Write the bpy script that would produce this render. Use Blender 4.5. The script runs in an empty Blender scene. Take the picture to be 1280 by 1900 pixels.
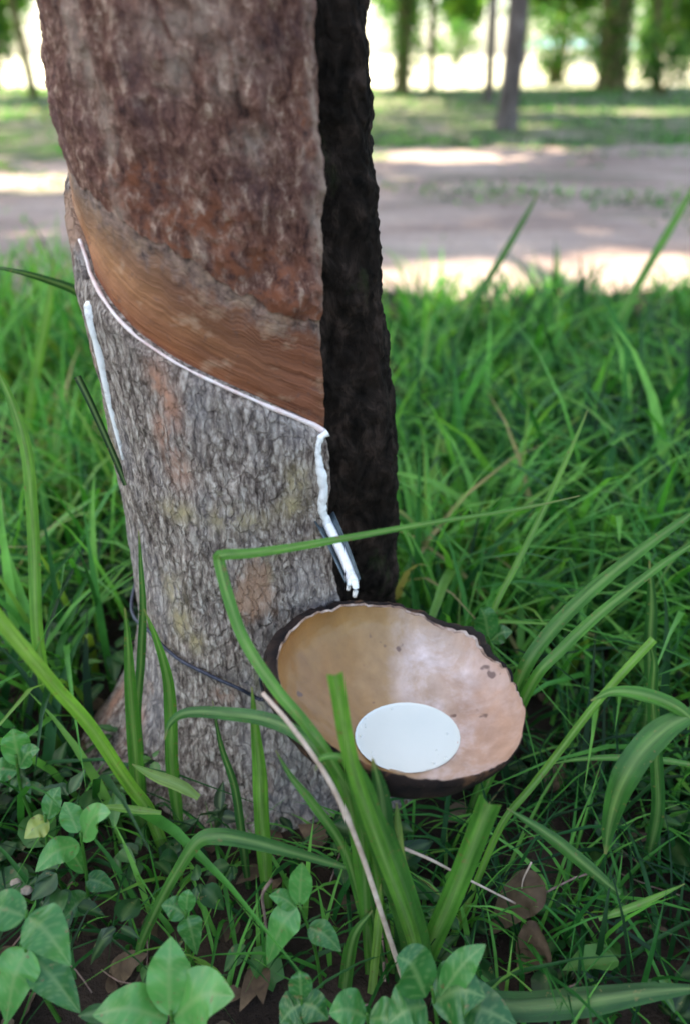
import bpy, math, random
import numpy as np
from mathutils import Vector

random.seed(7)
RNG = np.random.default_rng(7)
sc = bpy.context.scene
COL = sc.collection
R = math.radians

# ------------------------------------------------------------------ camera
H = 0.50
PITCH = R(29.6)
F = 1491.0                      # focal length in pixels of the 1280 x 1900 photograph
SP, CP = math.sin(PITCH), math.cos(PITCH)


def ray(x, y):
    a = (x - 640) / F
    b = (950 - y) / F
    return np.array([a, CP + b * SP, -SP + b * CP])


def at(x, y, Y):
    d = ray(x, y)
    p = d * (Y / d[1])
    return np.array([p[0], p[1], H + p[2]])


def ground_at(x, y, z=0.0):
    d = ray(x, y)
    s = (z - H) / d[2]
    return np.array([d[0] * s, d[1] * s, z])


def project(P):
    P = np.asarray(P, float)
    x, y, z = P[..., 0], P[..., 1], P[..., 2] - H
    dep = y * CP - z * SP
    up = y * SP + z * CP
    dep = np.maximum(dep, 1e-4)
    return 640 + F * x / dep, 950 - F * up / dep, dep


cam_d = bpy.data.cameras.new('camera')
cam = bpy.data.objects.new('camera', cam_d)
COL.objects.link(cam)
cam.location = (0, 0, H)
cam.rotation_euler = (R(90) - PITCH, 0, 0)
cam_d.sensor_fit = 'VERTICAL'
cam_d.sensor_height = 36
cam_d.lens = 36 * F / 1900
cam_d.clip_start = 0.02
cam_d.clip_end = 2000
cam_d.dof.use_dof = True
cam_d.dof.focus_distance = 0.50
cam_d.dof.aperture_fstop = 4.0
sc.camera = cam

# ------------------------------------------------------------------ numpy noise
_perm = np.random.default_rng(3).permutation(256)
_perm = np.concatenate([_perm, _perm, _perm])
_g = np.random.default_rng(5).normal(size=(256, 3))
_g /= np.linalg.norm(_g, axis=1)[:, None]


def noise(x, y, z):
    x, y, z = np.broadcast_arrays(np.asarray(x, float), np.asarray(y, float), np.asarray(z, float))
    xi, yi, zi = np.floor(x).astype(int), np.floor(y).astype(int), np.floor(z).astype(int)
    fx, fy, fz = x - xi, y - yi, z - zi
    u, v, w = [t * t * t * (t * (t * 6 - 15) + 10) for t in (fx, fy, fz)]
    out = 0
    for dx in (0, 1):
        for dy in (0, 1):
            for dz in (0, 1):
                h = _perm[(_perm[(_perm[(xi + dx) & 255] + yi + dy) & 255] + zi + dz) & 255]
                g = _g[h]
                dot = g[..., 0] * (fx - dx) + g[..., 1] * (fy - dy) + g[..., 2] * (fz - dz)
                out = out + dot * np.where(dx, u, 1 - u) * np.where(dy, v, 1 - v) * np.where(dz, w, 1 - w)
    return out


def fbm(x, y, z, o=4, gain=0.5):
    s, a, f = 0, 1.0, 1.0
    for i in range(o):
        s = s + a * noise(x * f + 17.3 * i, y * f + 5.1 * i, z * f + 9.7 * i)
        a *= gain
        f *= 2.03
    return s


def smooth(a, b, x):
    t = np.clip((x - a) / (b - a), 0, 1)
    return t * t * (3 - 2 * t)


# ------------------------------------------------------------------ object helpers
def tag(o, label=None, cat=None, group=None, kind=None):
    if label: o['label'] = label
    if cat: o['category'] = cat
    if group: o['group'] = group
    if kind: o['kind'] = kind
    return o


def empty(name, loc, label, cat, group=None):
    o = bpy.data.objects.new(name, None)
    COL.objects.link(o)
    o.location = Vector([float(v) for v in loc])
    o.empty_display_size = 0.05
    return tag(o, label, cat, group)


def mesh(name, verts, faces, mat, parent=None, smooth_=True, attrs=None, mats=None, fmat=None):
    """one mesh object; verts in world space, stored relative to the parent's origin"""
    verts = np.asarray(verts, float)
    me = bpy.data.meshes.new(name)
    off = np.array(parent_origin(parent)) if parent is not None else np.zeros(3)
    v = verts - off
    if isinstance(faces, np.ndarray) and faces.ndim == 2:
        n, k = faces.shape
        me.vertices.add(len(v))
        me.vertices.foreach_set('co', v.astype(np.float32).ravel())
        me.loops.add(n * k)
        me.loops.foreach_set('vertex_index', faces.astype(np.int32).ravel())
        me.polygons.add(n)
        me.polygons.foreach_set('loop_start', np.arange(0, n * k, k, dtype=np.int32))
        me.update(calc_edges=True)
    else:
        me.from_pydata([tuple(p) for p in v], [], [tuple(int(i) for i in f) for f in faces])
    for m in (mats or [mat]):
        me.materials.append(m)
    np_ = len(me.polygons)
    if fmat is not None:
        me.polygons.foreach_set('material_index', np.asarray(fmat, np.int32))
    me.polygons.foreach_set('use_smooth', np.full(np_, smooth_))
    for k_, a in (attrs or {}).items():
        at_ = me.attributes.new(k_, 'FLOAT', 'POINT')
        at_.data.foreach_set('value', np.asarray(a, np.float32))
    me.validate()
    me.update()
    o = bpy.data.objects.new(name, me)
    COL.objects.link(o)
    if parent is not None:
        o.parent = parent
    return o


def parent_origin(p):
    t = np.zeros(3)
    while p is not None:
        t += np.array(p.location)
        p = p.parent
    return t


def top_mesh(name, origin, *a, **k):
    """top-level mesh whose origin sits at its base"""
    o = mesh(name, *a, **k)
    d = Vector([float(x) for x in origin])
    o.data.transform(__import__('mathutils').Matrix.Translation(-d))
    o.location = d
    return o


def spline(pts, n):
    """Catmull-Rom through pts (any dimension), n samples"""
    P = np.asarray(pts, float)
    if len(P) == 2:
        t = np.linspace(0, 1, n)[:, None]
        return P[0] * (1 - t) + P[1] * t
    P = np.vstack([2 * P[0] - P[1], P, 2 * P[-1] - P[-2]])
    m = len(P) - 3
    out = []
    for t in np.linspace(0, m - 1e-6, n):
        i = int(t)
        f = t - i
        a, b, c, d = P[i], P[i + 1], P[i + 2], P[i + 3]
        out.append(0.5 * ((2 * b) + (c - a) * f + (2 * a - 5 * b + 4 * c - d) * f * f + (3 * b - a - 3 * c + d) * f ** 3))
    return np.array(out)


def frames(P):
    T = np.gradient(P, axis=0)
    T /= np.linalg.norm(T, axis=1)[:, None] + 1e-12
    return T


def tube(P, rad, k=8, up=(0.13, 0.3, 1.0)):
    P = np.asarray(P, float)
    n = len(P)
    rad = np.broadcast_to(np.asarray(rad, float), (n,))
    T = frames(P)
    N = np.cross(T, np.array(up))
    N /= np.linalg.norm(N, axis=1)[:, None] + 1e-9
    B = np.cross(T, N)
    a = np.linspace(0, 2 * np.pi, k, endpoint=False)
    V = P[:, None, :] + rad[:, None, None] * (np.cos(a)[None, :, None] * N[:, None] + np.sin(a)[None, :, None] * B[:, None])
    V = V.reshape(-1, 3)
    f = []
    for i in range(n - 1):
        for j in range(k):
            f.append((i * k + j, i * k + (j + 1) % k, (i + 1) * k + (j + 1) % k, (i + 1) * k + j))
    V = np.vstack([V, P[0], P[-1]])
    c0, c1 = len(V) - 2, len(V) - 1
    for j in range(k):
        f.append((c0, (j + 1) % k, j))
        f.append((c1, (n - 1) * k + j, (n - 1) * k + (j + 1) % k))
    return V, f


class MB:
    def __init__(self):
        self.v, self.f, self.n, self.a = [], [], 0, []

    def add(self, V, f, a=0.5):
        self.v.append(np.asarray(V, float))
        self.f += [tuple(i + self.n for i in q) for q in f]
        self.n += len(V)
        self.a.append(np.full(len(V), a))
        return self

    def out(self):
        return np.vstack(self.v), self.f, np.concatenate(self.a)


# ------------------------------------------------------------------ materials
def new_mat(name):
    m = bpy.data.materials.new(name)
    m.use_nodes = True
    nt = m.node_tree
    nt.nodes.clear()
    out = nt.nodes.new('ShaderNodeOutputMaterial')
    return m, nt, out


def N(nt, t, **k):
    n = nt.nodes.new(t)
    for a, b in k.items():
        if a == 'i':
            for s, v in b.items():
                n.inputs[s].default_value = v
        else:
            setattr(n, a, b)
    return n


def ramp(nt, fac, stops, interp='LINEAR'):
    r = nt.nodes.new('ShaderNodeValToRGB')
    r.color_ramp.interpolation = interp
    e = r.color_ramp.elements
    while len(e) < len(stops):
        e.new(0.5)
    for el, (p, c) in zip(e, stops):
        el.position = p
        el.color = (*c, 1) if len(c) == 3 else c
    nt.links.new(fac, r.inputs[0])
    return r.outputs[0]


def coords(nt, scale=(1, 1, 1), src='Object', rot=(0, 0, 0)):
    tc = nt.nodes.new('ShaderNodeTexCoord')
    mp = nt.nodes.new('ShaderNodeMapping')
    mp.inputs['Scale'].default_value = scale
    mp.inputs['Rotation'].default_value = rot
    nt.links.new(tc.outputs[src], mp.inputs[0])
    return mp.outputs[0]


def tex(nt, vec, scale, detail=5, rough=0.55, dist=0.0):
    n = N(nt, 'ShaderNodeTexNoise', i={'Scale': scale, 'Detail': detail, 'Roughness': rough, 'Distortion': dist})
    nt.links.new(vec, n.inputs['Vector'])
    return n.outputs['Fac']


def voro(nt, vec, scale, feature='F1', rand=1.0):
    n = N(nt, 'ShaderNodeTexVoronoi', feature=feature)
    n.inputs['Scale'].default_value = scale
    n.inputs['Randomness'].default_value = rand
    nt.links.new(vec, n.inputs['Vector'])
    return n.outputs['Distance']


def mix(nt, fac, a, b, mode='MIX'):
    n = nt.nodes.new('ShaderNodeMix')
    n.data_type = 'RGBA'
    n.blend_type = mode
    for s, v in ((0, fac), (6, a), (7, b)):
        if isinstance(v, (int, float)):
            n.inputs[s].default_value = v
        elif isinstance(v, tuple):
            n.inputs[s].default_value = (*v, 1)
        else:
            nt.links.new(v, n.inputs[s])
    return n.outputs[2]


def bump(nt, h, strength=0.5, dist=0.002, prev=None):
    b = N(nt, 'ShaderNodeBump', i={'Strength': strength, 'Distance': dist})
    nt.links.new(h, b.inputs['Height'])
    if prev is not None:
        nt.links.new(prev, b.inputs['Normal'])
    return b.outputs[0]


def attr(nt, name):
    a = N(nt, 'ShaderNodeAttribute', attribute_name=name)
    return a.outputs['Fac']


def principled(nt, out, col, rough=0.8, spec=0.3, normal=None, **k):
    p = nt.nodes.new('ShaderNodeBsdfPrincipled')
    if isinstance(col, tuple):
        p.inputs['Base Color'].default_value = (*col, 1)
    else:
        nt.links.new(col, p.inputs['Base Color'])
    if isinstance(rough, (int, float)):
        p.inputs['Roughness'].default_value = rough
    else:
        nt.links.new(rough, p.inputs['Roughness'])
    p.inputs['Specular IOR Level'].default_value = spec
    if normal is not None:
        nt.links.new(normal, p.inputs['Normal'])
    for a, b in k.items():
        p.inputs[a.replace('_', ' ')].default_value = b
    nt.links.new(p.outputs[0], out.inputs[0])
    return p


def leaf_mat(name, stops, trans=0.35, rough=0.42, spec=0.4, vein=0.0, tcol=(1.25, 1.3, 0.6), streak=False):
    m, nt, out = new_mat(name)
    a = attr(nt, 'rnd')
    col = ramp(nt, a, stops)
    n = tex(nt, coords(nt), 60, 3)
    col = mix(nt, 0.35, col, ramp(nt, n, [(0.3, (0.55, 0.55, 0.5)), (0.75, (1.25, 1.25, 1.1))]), 'MULTIPLY')
    col = mix(nt, 0.6, col, ramp(nt, tex(nt, coords(nt), 28, 4, 0.6), [(0.35, (0.65, 0.75, 0.7)), (0.65, (1.3, 1.2, 1.1))]), 'MULTIPLY')
    if vein:
        ws = ramp(nt, tex(nt, coords(nt), 210, 3, 0.6), [(0.64, (0, 0, 0)), (0.69, (0.8, 0.8, 0.8))])
        col = mix(nt, ws, col, (0.17, 0.13, 0.05))
        v = attr(nt, 'vein')
        col = mix(nt, v, col, (0.22, 0.33, 0.12))
    bn = bump(nt, tex(nt, coords(nt), 240, 2), 0.25, 0.001)
    if streak:
        cb = N(nt, 'ShaderNodeCombineXYZ')
        nt.links.new(attr(nt, 'su'), cb.inputs[0])
        nt.links.new(attr(nt, 'sv'), cb.inputs[1])
        nt.links.new(a, cb.inputs[2])
        st = tex(nt, cb.outputs[0], 1.0, 4, 0.6)
        col = mix(nt, 0.8, col, ramp(nt, st, [(0.3, (0.55, 0.6, 0.5)), (0.5, (0.95, 0.95, 0.9)), (0.7, (1.5, 1.4, 1.2))]), 'MULTIPLY')
        spn = ramp(nt, tex(nt, coords(nt), 330, 3, 0.6), [(0.66, (0, 0, 0)), (0.72, (0.7, 0.7, 0.7))])
        col = mix(nt, spn, col, (0.20, 0.17, 0.06))
        tip = ramp(nt, attr(nt, 'tipd'), [(0.0, (1, 1, 1)), (0.07, (0, 0, 0))])
        col = mix(nt, mix(nt, 1.0, tip, (0.7, 0.7, 0.7), 'MULTIPLY'), col, (0.30, 0.24, 0.10))
        bn = bump(nt, st, 0.5, 0.0012, bn)
    p = principled(nt, out, col, rough, spec, bn)
    t = nt.nodes.new('ShaderNodeBsdfTranslucent')
    tc = mix(nt, 1.0, col, tcol, 'MULTIPLY')
    nt.links.new(tc, t.inputs[0])
    ms = nt.nodes.new('ShaderNodeMixShader')
    ms.inputs[0].default_value = trans
    nt.links.new(p.outputs[0], ms.inputs[1])
    nt.links.new(t.outputs[0], ms.inputs[2])
    nt.links.new(ms.outputs[0], out.inputs[0])
    return m


M = {}


def bark_lower():
    m, nt, out = new_mat('grey fissured bark')
    c = coords(nt, (1, 1, 0.32))
    c1 = coords(nt, (1, 1, 0.6))
    n1 = tex(nt, c, 270, 8, 0.74, 0.25)
    col = ramp(nt, n1, [(0.33, (0.055, 0.037, 0.030)), (0.43, (0.165, 0.122, 0.100)), (0.51, (0.33, 0.262, 0.215)), (0.62, (0.62, 0.53, 0.45))])
    wv = N(nt, 'ShaderNodeVectorMath', operation='ADD')
    nz = N(nt, 'ShaderNodeTexNoise', i={'Scale': 70, 'Detail': 3})
    nt.links.new(coords(nt), nz.inputs['Vector'])
    sc_ = N(nt, 'ShaderNodeVectorMath', operation='SCALE', i={'Scale': 0.012})
    nt.links.new(nz.outputs['Color'], sc_.inputs[0])
    nt.links.new(coords(nt, (1, 1, 0.24)), wv.inputs[0])
    nt.links.new(sc_.outputs[0], wv.inputs[1])
    cr = voro(nt, wv.outputs[0], 150, 'DISTANCE_TO_EDGE')
    crk = ramp(nt, cr, [(0.0, (0, 0, 0)), (0.10, (1, 1, 1))])
    col = mix(nt, 0.62, col, mix(nt, crk, (0.30, 0.25, 0.22), (1, 1, 1)), 'MULTIPLY')
    # cool grey lichen bloom
    col = mix(nt, ramp(nt, tex(nt, c1, 22, 4, 0.6), [(0.50, (0, 0, 0)), (0.68, (0.45, 0.45, 0.45))]), col, (0.36, 0.33, 0.33))
    # ochre / pink worn flakes
    col = mix(nt, ramp(nt, tex(nt, coords(nt, (1, 1, 0.45)), 17, 5, 0.55), [(0.60, (0, 0, 0)), (0.66, (0.8, 0.8, 0.8))]), col, (0.42, 0.24, 0.15))
    col = mix(nt, ramp(nt, tex(nt, coords(nt, (1, 1, 0.6), rot=(0.5, 0.2, 0)), 15, 5, 0.6), [(0.62, (0, 0, 0)), (0.68, (0.75, 0.75, 0.75))]), col, (0.46, 0.40, 0.25))
    def patch(name, c_, amt, sc_, col):
        pm = ramp(nt, tex(nt, coords(nt, (1, 1, 0.5)), sc_, 5, 0.65, 0.4), [(0.36, (0, 0, 0)), (0.56, (amt, amt, amt))])
        return mix(nt, mix(nt, 1.0, pm, attr(nt, name), 'MULTIPLY'), col, c_)
    col = patch('pk', (0.50, 0.25, 0.16), 0.95, 90, col)
    col = patch('oc', (0.47, 0.37, 0.20), 0.95, 120, col)
    b = bump(nt, crk, 0.8, 0.0020)
    b = bump(nt, n1, 0.9, 0.003, b)
    b = bump(nt, tex(nt, coords(nt, (1, 1, 0.5)), 620, 4, 0.7), 0.7, 0.0014, b)
    principled(nt, out, col, 0.85, 0.25, b)
    return m


def bark_upper():
    m, nt, out = new_mat('renewed scaly bark')
    c = coords(nt, (1, 1, 0.55), rot=(0.25, -0.3, 0))
    n1 = tex(nt, c, 150, 9, 0.76, 0.35)
    col = ramp(nt, n1, [(0.35, (0.034, 0.012, 0.009)), (0.45, (0.135, 0.054, 0.036)), (0.54, (0.245, 0.118, 0.080)), (0.65, (0.58, 0.39, 0.28))])
    col = mix(nt, ramp(nt, tex(nt, coords(nt, (1, 1, 0.5)), 24, 4, 0.6), [(0.52, (0, 0, 0)), (0.68, (0.55, 0.55, 0.55))]), col, (0.15, 0.075, 0.068))
    col = mix(nt, ramp(nt, tex(nt, coords(nt, (1, 1, 0.35)), 30, 4, 0.6, 0.4), [(0.56, (0, 0, 0)), (0.67, (0.7, 0.7, 0.7))]), col, (0.40, 0.29, 0.215))
    def patch(name, c_, amt, sc_, col, lo=0.36, hi=0.56):
        pm = ramp(nt, tex(nt, coords(nt, (1, 1, 0.5)), sc_, 5, 0.65, 0.4), [(lo, (0, 0, 0)), (hi, (amt, amt, amt))])
        return mix(nt, mix(nt, 1.0, pm, attr(nt, name), 'MULTIPLY'), col, c_)
    col = patch('dkb', (0.060, 0.032, 0.034), 0.6, 110, col)
    col = patch('pale', (0.50, 0.36, 0.27), 0.65, 120, col)
    # rusty red fresh flakes just above the tapped panel
    rust = attr(nt, 'rust')
    rn = ramp(nt, tex(nt, coords(nt), 130, 5, 0.6, 0.5), [(0.44, (0, 0, 0)), (0.60, (1, 1, 1))])
    rm = mix(nt, 1.0, rn, rust, 'MULTIPLY')
    col = mix(nt, rm, col, (0.25, 0.085, 0.042))
    b = bump(nt, n1, 0.9, 0.0045)
    b = bump(nt, tex(nt, coords(nt), 420, 4, 0.7), 0.6, 0.0012, b)
    principled(nt, out, col, 0.8, 0.25, b)
    return m


def panel_mat():
    m, nt, out = new_mat('fresh tapped bark')
    v = attr(nt, 'pv')                         # 0 at the latex cut, 1 at the upper edge
    u = attr(nt, 'pu')
    cb = N(nt, 'ShaderNodeCombineXYZ')
    nt.links.new(u, cb.inputs[0])
    nt.links.new(v, cb.inputs[1])
    mp = nt.nodes.new('ShaderNodeMapping')
    mp.inputs['Scale'].default_value = (1.6, 17, 1)
    nt.links.new(cb.outputs[0], mp.inputs[0])
    band = tex(nt, mp.outputs[0], 1.6, 7, 0.66, 0.15)
    base = ramp(nt, v, [(0.0, (0.25, 0.075, 0.034)), (0.10, (0.35, 0.125, 0.048)), (0.45, (0.33, 0.145, 0.056)), (0.72, (0.22, 0.105, 0.05)), (0.86, (0.27, 0.15, 0.085)), (1.0, (0.22, 0.125, 0.075))])
    col = mix(nt, 0.75, base, ramp(nt, band, [(0.28, (0.55, 0.46, 0.42)), (0.5, (1, 1, 1)), (0.72, (1.2, 1.2, 1.12))]), 'MULTIPLY')
    col = mix(nt, 0.55, col, ramp(nt, tex(nt, coords(nt, (1, 1, 1.3)), 26, 5, 0.65, 0.3), [(0.34, (0.5, 0.42, 0.4)), (0.62, (1.2, 1.15, 1.1))]), 'MULTIPLY')
    rr = ramp(nt, u, [(0.22, (0, 0, 0)), (0.90, (0.95, 0.95, 0.95))])
    col = mix(nt, rr, col, mix(nt, 0.9, (0.20, 0.066, 0.030), ramp(nt, band, [(0.3, (0.4, 0.35, 0.33)), (0.7, (1.3, 1.3, 1.2))]), 'MULTIPLY'))
    ed = N(nt, 'ShaderNodeMath', operation='MULTIPLY_ADD')
    nt.links.new(tex(nt, coords(nt, (1, 1, 0.7)), 110, 6, 0.7), ed.inputs[0])
    ed.inputs[1].default_value = 0.9
    nt.links.new(v, ed.inputs[2])
    bk = ramp(nt, tex(nt, coords(nt), 150, 6, 0.7), [(0.36, (0.05, 0.026, 0.02)), (0.64, (0.30, 0.18, 0.13))])
    fz = N(nt, 'ShaderNodeMapRange', i={'From Min': 1.22, 'From Max': 1.42})
    nt.links.new(ed.outputs[0], fz.inputs[0])
    col = mix(nt, fz.outputs[0], col, bk)
    sp = tex(nt, coords(nt), 190, 4, 0.6)
    col = mix(nt, ramp(nt, sp, [(0.60, (0, 0, 0)), (0.70, (0.7, 0.7, 0.7))]), col, (0.13, 0.06, 0.04))
    col = mix(nt, ramp(nt, tex(nt, coords(nt, (1, 1, 1.4)), 48, 4, 0.6), [(0.56, (0, 0, 0)), (0.70, (0.5, 0.5, 0.5))]), col, (0.50, 0.32, 0.20))
    b = bump(nt, band, 0.6, 0.003)
    b = bump(nt, tex(nt, coords(nt), 420, 3, 0.6), 0.4, 0.001, b)
    principled(nt, out, col, 0.62, 0.35, b)
    return m


def dark_mat():
    m, nt, out = new_mat('blackened bark')
    c = coords(nt, (1, 1, 0.6))
    n1 = tex(nt, c, 80, 6, 0.65, 0.5)
    col = ramp(nt, n1, [(0.35, (0.005, 0.004, 0.003)), (0.53, (0.017, 0.012, 0.009)), (0.70, (0.052, 0.034, 0.026))])
    col = mix(nt, ramp(nt, tex(nt, coords(nt, (1, 1, 0.5)), 26, 5, 0.6), [(0.60, (0, 0, 0)), (0.72, (0.5, 0.5, 0.5))]), col, (0.040, 0.022, 0.017))
    col = mix(nt, ramp(nt, tex(nt, c, 34, 4, 0.6), [(0.62, (0, 0, 0)), (0.72, (0.4, 0.4, 0.4))]), col, (0.03, 0.045, 0.015))
    b = bump(nt, n1, 0.9, 0.004)
    principled(nt, out, col, 0.95, 0.06, b)
    return m


def simple(name, stops, scale=40, rough=0.7, spec=0.3, bs=0.4, bd=0.002, stretch=(1, 1, 1), **k):
    m, nt, out = new_mat(name)
    n = tex(nt, coords(nt, stretch), scale, 6, 0.6, 0.3)
    col = ramp(nt, n, stops)
    b = bump(nt, n, bs, bd)
    principled(nt, out, col, rough, spec, b, **k)
    return m


M['bark_low'] = bark_lower()
M['bark_up'] = bark_upper()
M['panel'] = panel_mat()
M['dark'] = dark_mat()
M['latex'] = simple('white latex', [(0.3, (0.68, 0.72, 0.66)), (0.7, (0.76, 0.79, 0.73))], 14, 0.2, 0.5, 0.12, 0.002)
M['latex_line'] = simple('drying latex', [(0.3, (0.62, 0.40, 0.35)), (0.5, (0.80, 0.64, 0.59)), (0.7, (0.86, 0.79, 0.76))], 120, 0.4, 0.45, 0.3, 0.001)
M['latex_run'] = simple('running latex', [(0.3, (0.50, 0.47, 0.44)), (0.45, (0.80, 0.78, 0.74)), (0.7, (0.88, 0.87, 0.84))], 190, 0.35, 0.5, 0.6, 0.0015)
M['metal'] = simple('dull zinc sheet', [(0.35, (0.04, 0.06, 0.075)), (0.6, (0.11, 0.15, 0.17)), (0.75, (0.26, 0.31, 0.33))], 90, 0.45, 0.5, 0.3, 0.001, Metallic=0.5)
M['wire'] = simple('dark wire', [(0.4, (0.012, 0.015, 0.03)), (0.7, (0.045, 0.05, 0.075))], 200, 0.5, 0.5, 0.3, 0.0005)
M['husk'] = simple('dark coconut shell', [(0.35, (0.007, 0.005, 0.005)), (0.56, (0.022, 0.013, 0.010)), (0.70, (0.15, 0.07, 0.035))], 60, 0.8, 0.15, 0.8, 0.002)
M['dry'] = simple('dry straw', [(0.3, (0.33, 0.22, 0.16)), (0.6, (0.55, 0.42, 0.33)), (0.8, (0.66, 0.56, 0.48))], 90, 0.7, 0.3, 0.4, 0.001)
M['twig'] = simple('brown twig', [(0.3, (0.10, 0.06, 0.045)), (0.7, (0.34, 0.23, 0.19))], 120, 0.8, 0.2, 0.5, 0.001)
M['dead'] = simple('dead leaf', [(0.3, (0.045, 0.027, 0.017)), (0.55, (0.10, 0.065, 0.038)), (0.8, (0.22, 0.15, 0.09))], 70, 0.75, 0.25, 0.6, 0.002)
M['stone'] = simple('pale stone', [(0.3, (0.16, 0.12, 0.09)), (0.7, (0.40, 0.33, 0.26))], 90, 0.85, 0.2, 0.6, 0.002)
M['bark_bg'] = simple('plantation bark', [(0.3, (0.045, 0.035, 0.03)), (0.5, (0.10, 0.08, 0.072)), (0.7, (0.22, 0.185, 0.17))], 12, 0.9, 0.2, 0.8, 0.01, (1, 1, 0.4))
M['bark_moss'] = simple('mossy bark', [(0.3, (0.04, 0.045, 0.015)), (0.5, (0.09, 0.085, 0.03)), (0.7, (0.16, 0.13, 0.06))], 12, 0.9, 0.2, 0.8, 0.01, (1, 1, 0.4))


def shell_inner():
    m, nt, out = new_mat('inside of coconut shell')
    tc = nt.nodes.new('ShaderNodeTexCoord')
    sx = nt.nodes.new('ShaderNodeSeparateXYZ')
    nt.links.new(tc.outputs['Object'], sx.inputs[0])
    # brown on the trunk side, pink-grey dried latex film far right, brightened as a painted highlight
    mr = N(nt, 'ShaderNodeMapRange', i={'From Min': -0.07, 'From Max': 0.075})
    nt.links.new(sx.outputs[0], mr.inputs[0])
    n = tex(nt, coords(nt), 26, 6, 0.6, 0.4)
    ad = N(nt, 'ShaderNodeMath', operation='MULTIPLY_ADD')
    nt.links.new(n, ad.inputs[0])
    ad.inputs[1].default_value = 0.45
    nt.links.new(mr.outputs[0], ad.inputs[2])
    sb = N(nt, 'ShaderNodeMath', operation='SUBTRACT')
    nt.links.new(ad.outputs[0], sb.inputs[0])
    sb.inputs[1].default_value = 0.225
    col = ramp(nt, sb.outputs[0], [(0.0, (0.27, 0.115, 0.032)), (0.35, (0.31, 0.165, 0.052)), (0.58, (0.36, 0.22, 0.10)), (0.74, (0.50, 0.36, 0.28)), (0.9, (0.50, 0.32, 0.23)), (1.0, (0.52, 0.32, 0.22))])
    film = ramp(nt, tex(nt, coords(nt, (1, 1, 1), rot=(0.2, 0.5, 0.3)), 32, 6, 0.62, 0.3), [(0.44, (0, 0, 0)), (0.62, (0.75, 0.75, 0.75))])
    fm = mix(nt, 1.0, film, ramp(nt, mr.outputs[0], [(0.52, (0, 0, 0)), (0.70, (1, 1, 1)), (0.86, (0.9, 0.9, 0.9)), (0.94, (0.3, 0.3, 0.3))]), 'MULTIPLY')
    col = mix(nt, fm, col, (0.76, 0.65, 0.64))
    col = mix(nt, 0.5, col, ramp(nt, tex(nt, coords(nt, (1, 1, 0.4)), 85, 5, 0.6), [(0.3, (0.6, 0.55, 0.5)), (0.7, (1.2, 1.2, 1.2))]), 'MULTIPLY')
    spk = ramp(nt, tex(nt, coords(nt), 75, 2, 0.5), [(0.70, (0, 0, 0)), (0.74, (0.8, 0.8, 0.8))])
    col = mix(nt, spk, col, (0.10, 0.05, 0.04))
    b = bump(nt, n, 0.35, 0.004)
    principled(nt, out, col, 0.36, 0.45, b)
    return m


M['shell_in'] = shell_inner()


def rim_mat():
    m, nt, out = new_mat('broken shell rim')
    n = tex(nt, coords(nt), 80, 6, 0.6)
    col = ramp(nt, n, [(0.35, (0.05, 0.03, 0.025)), (0.5, (0.25, 0.15, 0.10)), (0.65, (0.50, 0.38, 0.31))])
    principled(nt, out, col, 0.7, 0.3, bump(nt, n, 0.6, 0.002))
    return m


M['rim'] = rim_mat()
G_DARK, G_MID, G_LITE, G_YEL = (0.014, 0.052, 0.014), (0.035, 0.125, 0.028), (0.075, 0.215, 0.045), (0.16, 0.24, 0.04)
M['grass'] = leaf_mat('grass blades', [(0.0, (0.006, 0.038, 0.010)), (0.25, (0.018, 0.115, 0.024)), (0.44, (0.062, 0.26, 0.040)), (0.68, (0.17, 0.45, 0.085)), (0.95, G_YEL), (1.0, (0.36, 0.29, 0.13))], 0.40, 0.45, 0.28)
M['blade'] = leaf_mat('large grass blade', [(0.0, (0.012, 0.045, 0.014)), (0.35, (0.03, 0.115, 0.03)), (0.65, (0.075, 0.23, 0.035)), (0.85, (0.14, 0.31, 0.05)), (1.0, (0.24, 0.34, 0.10))], 0.35, 0.40, 0.32, 0.6, streak=True)
M['weed'] = leaf_mat('broad weed leaf', [(0.0, (0.012, 0.070, 0.018)), (0.35, (0.026, 0.135, 0.030)), (0.62, (0.065, 0.245, 0.055)), (0.8, (0.12, 0.34, 0.09)), (1.0, (0.30, 0.34, 0.08))], 0.28, 0.36, 0.5, 1)
M['cover'] = leaf_mat('ground cover', [(0.0, (0.005, 0.026, 0.007)), (0.5, (0.017, 0.085, 0.018)), (1.0, (0.10, 0.25, 0.06))], 0.25, 0.42, 0.4, 0.6)
M['crown'] = leaf_mat('rubber tree leaves', [(0.0, (0.02, 0.075, 0.015)), (0.6, (0.05, 0.15, 0.03)), (1.0, (0.12, 0.24, 0.05))], 0.42, 0.4, 0.4)
M['bush'] = leaf_mat('sunlit shrub leaves', [(0.0, (0.012, 0.075, 0.015)), (0.5, (0.05, 0.19, 0.03)), (1.0, (0.16, 0.31, 0.045))], 0.48, 0.4, 0.4)


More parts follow.
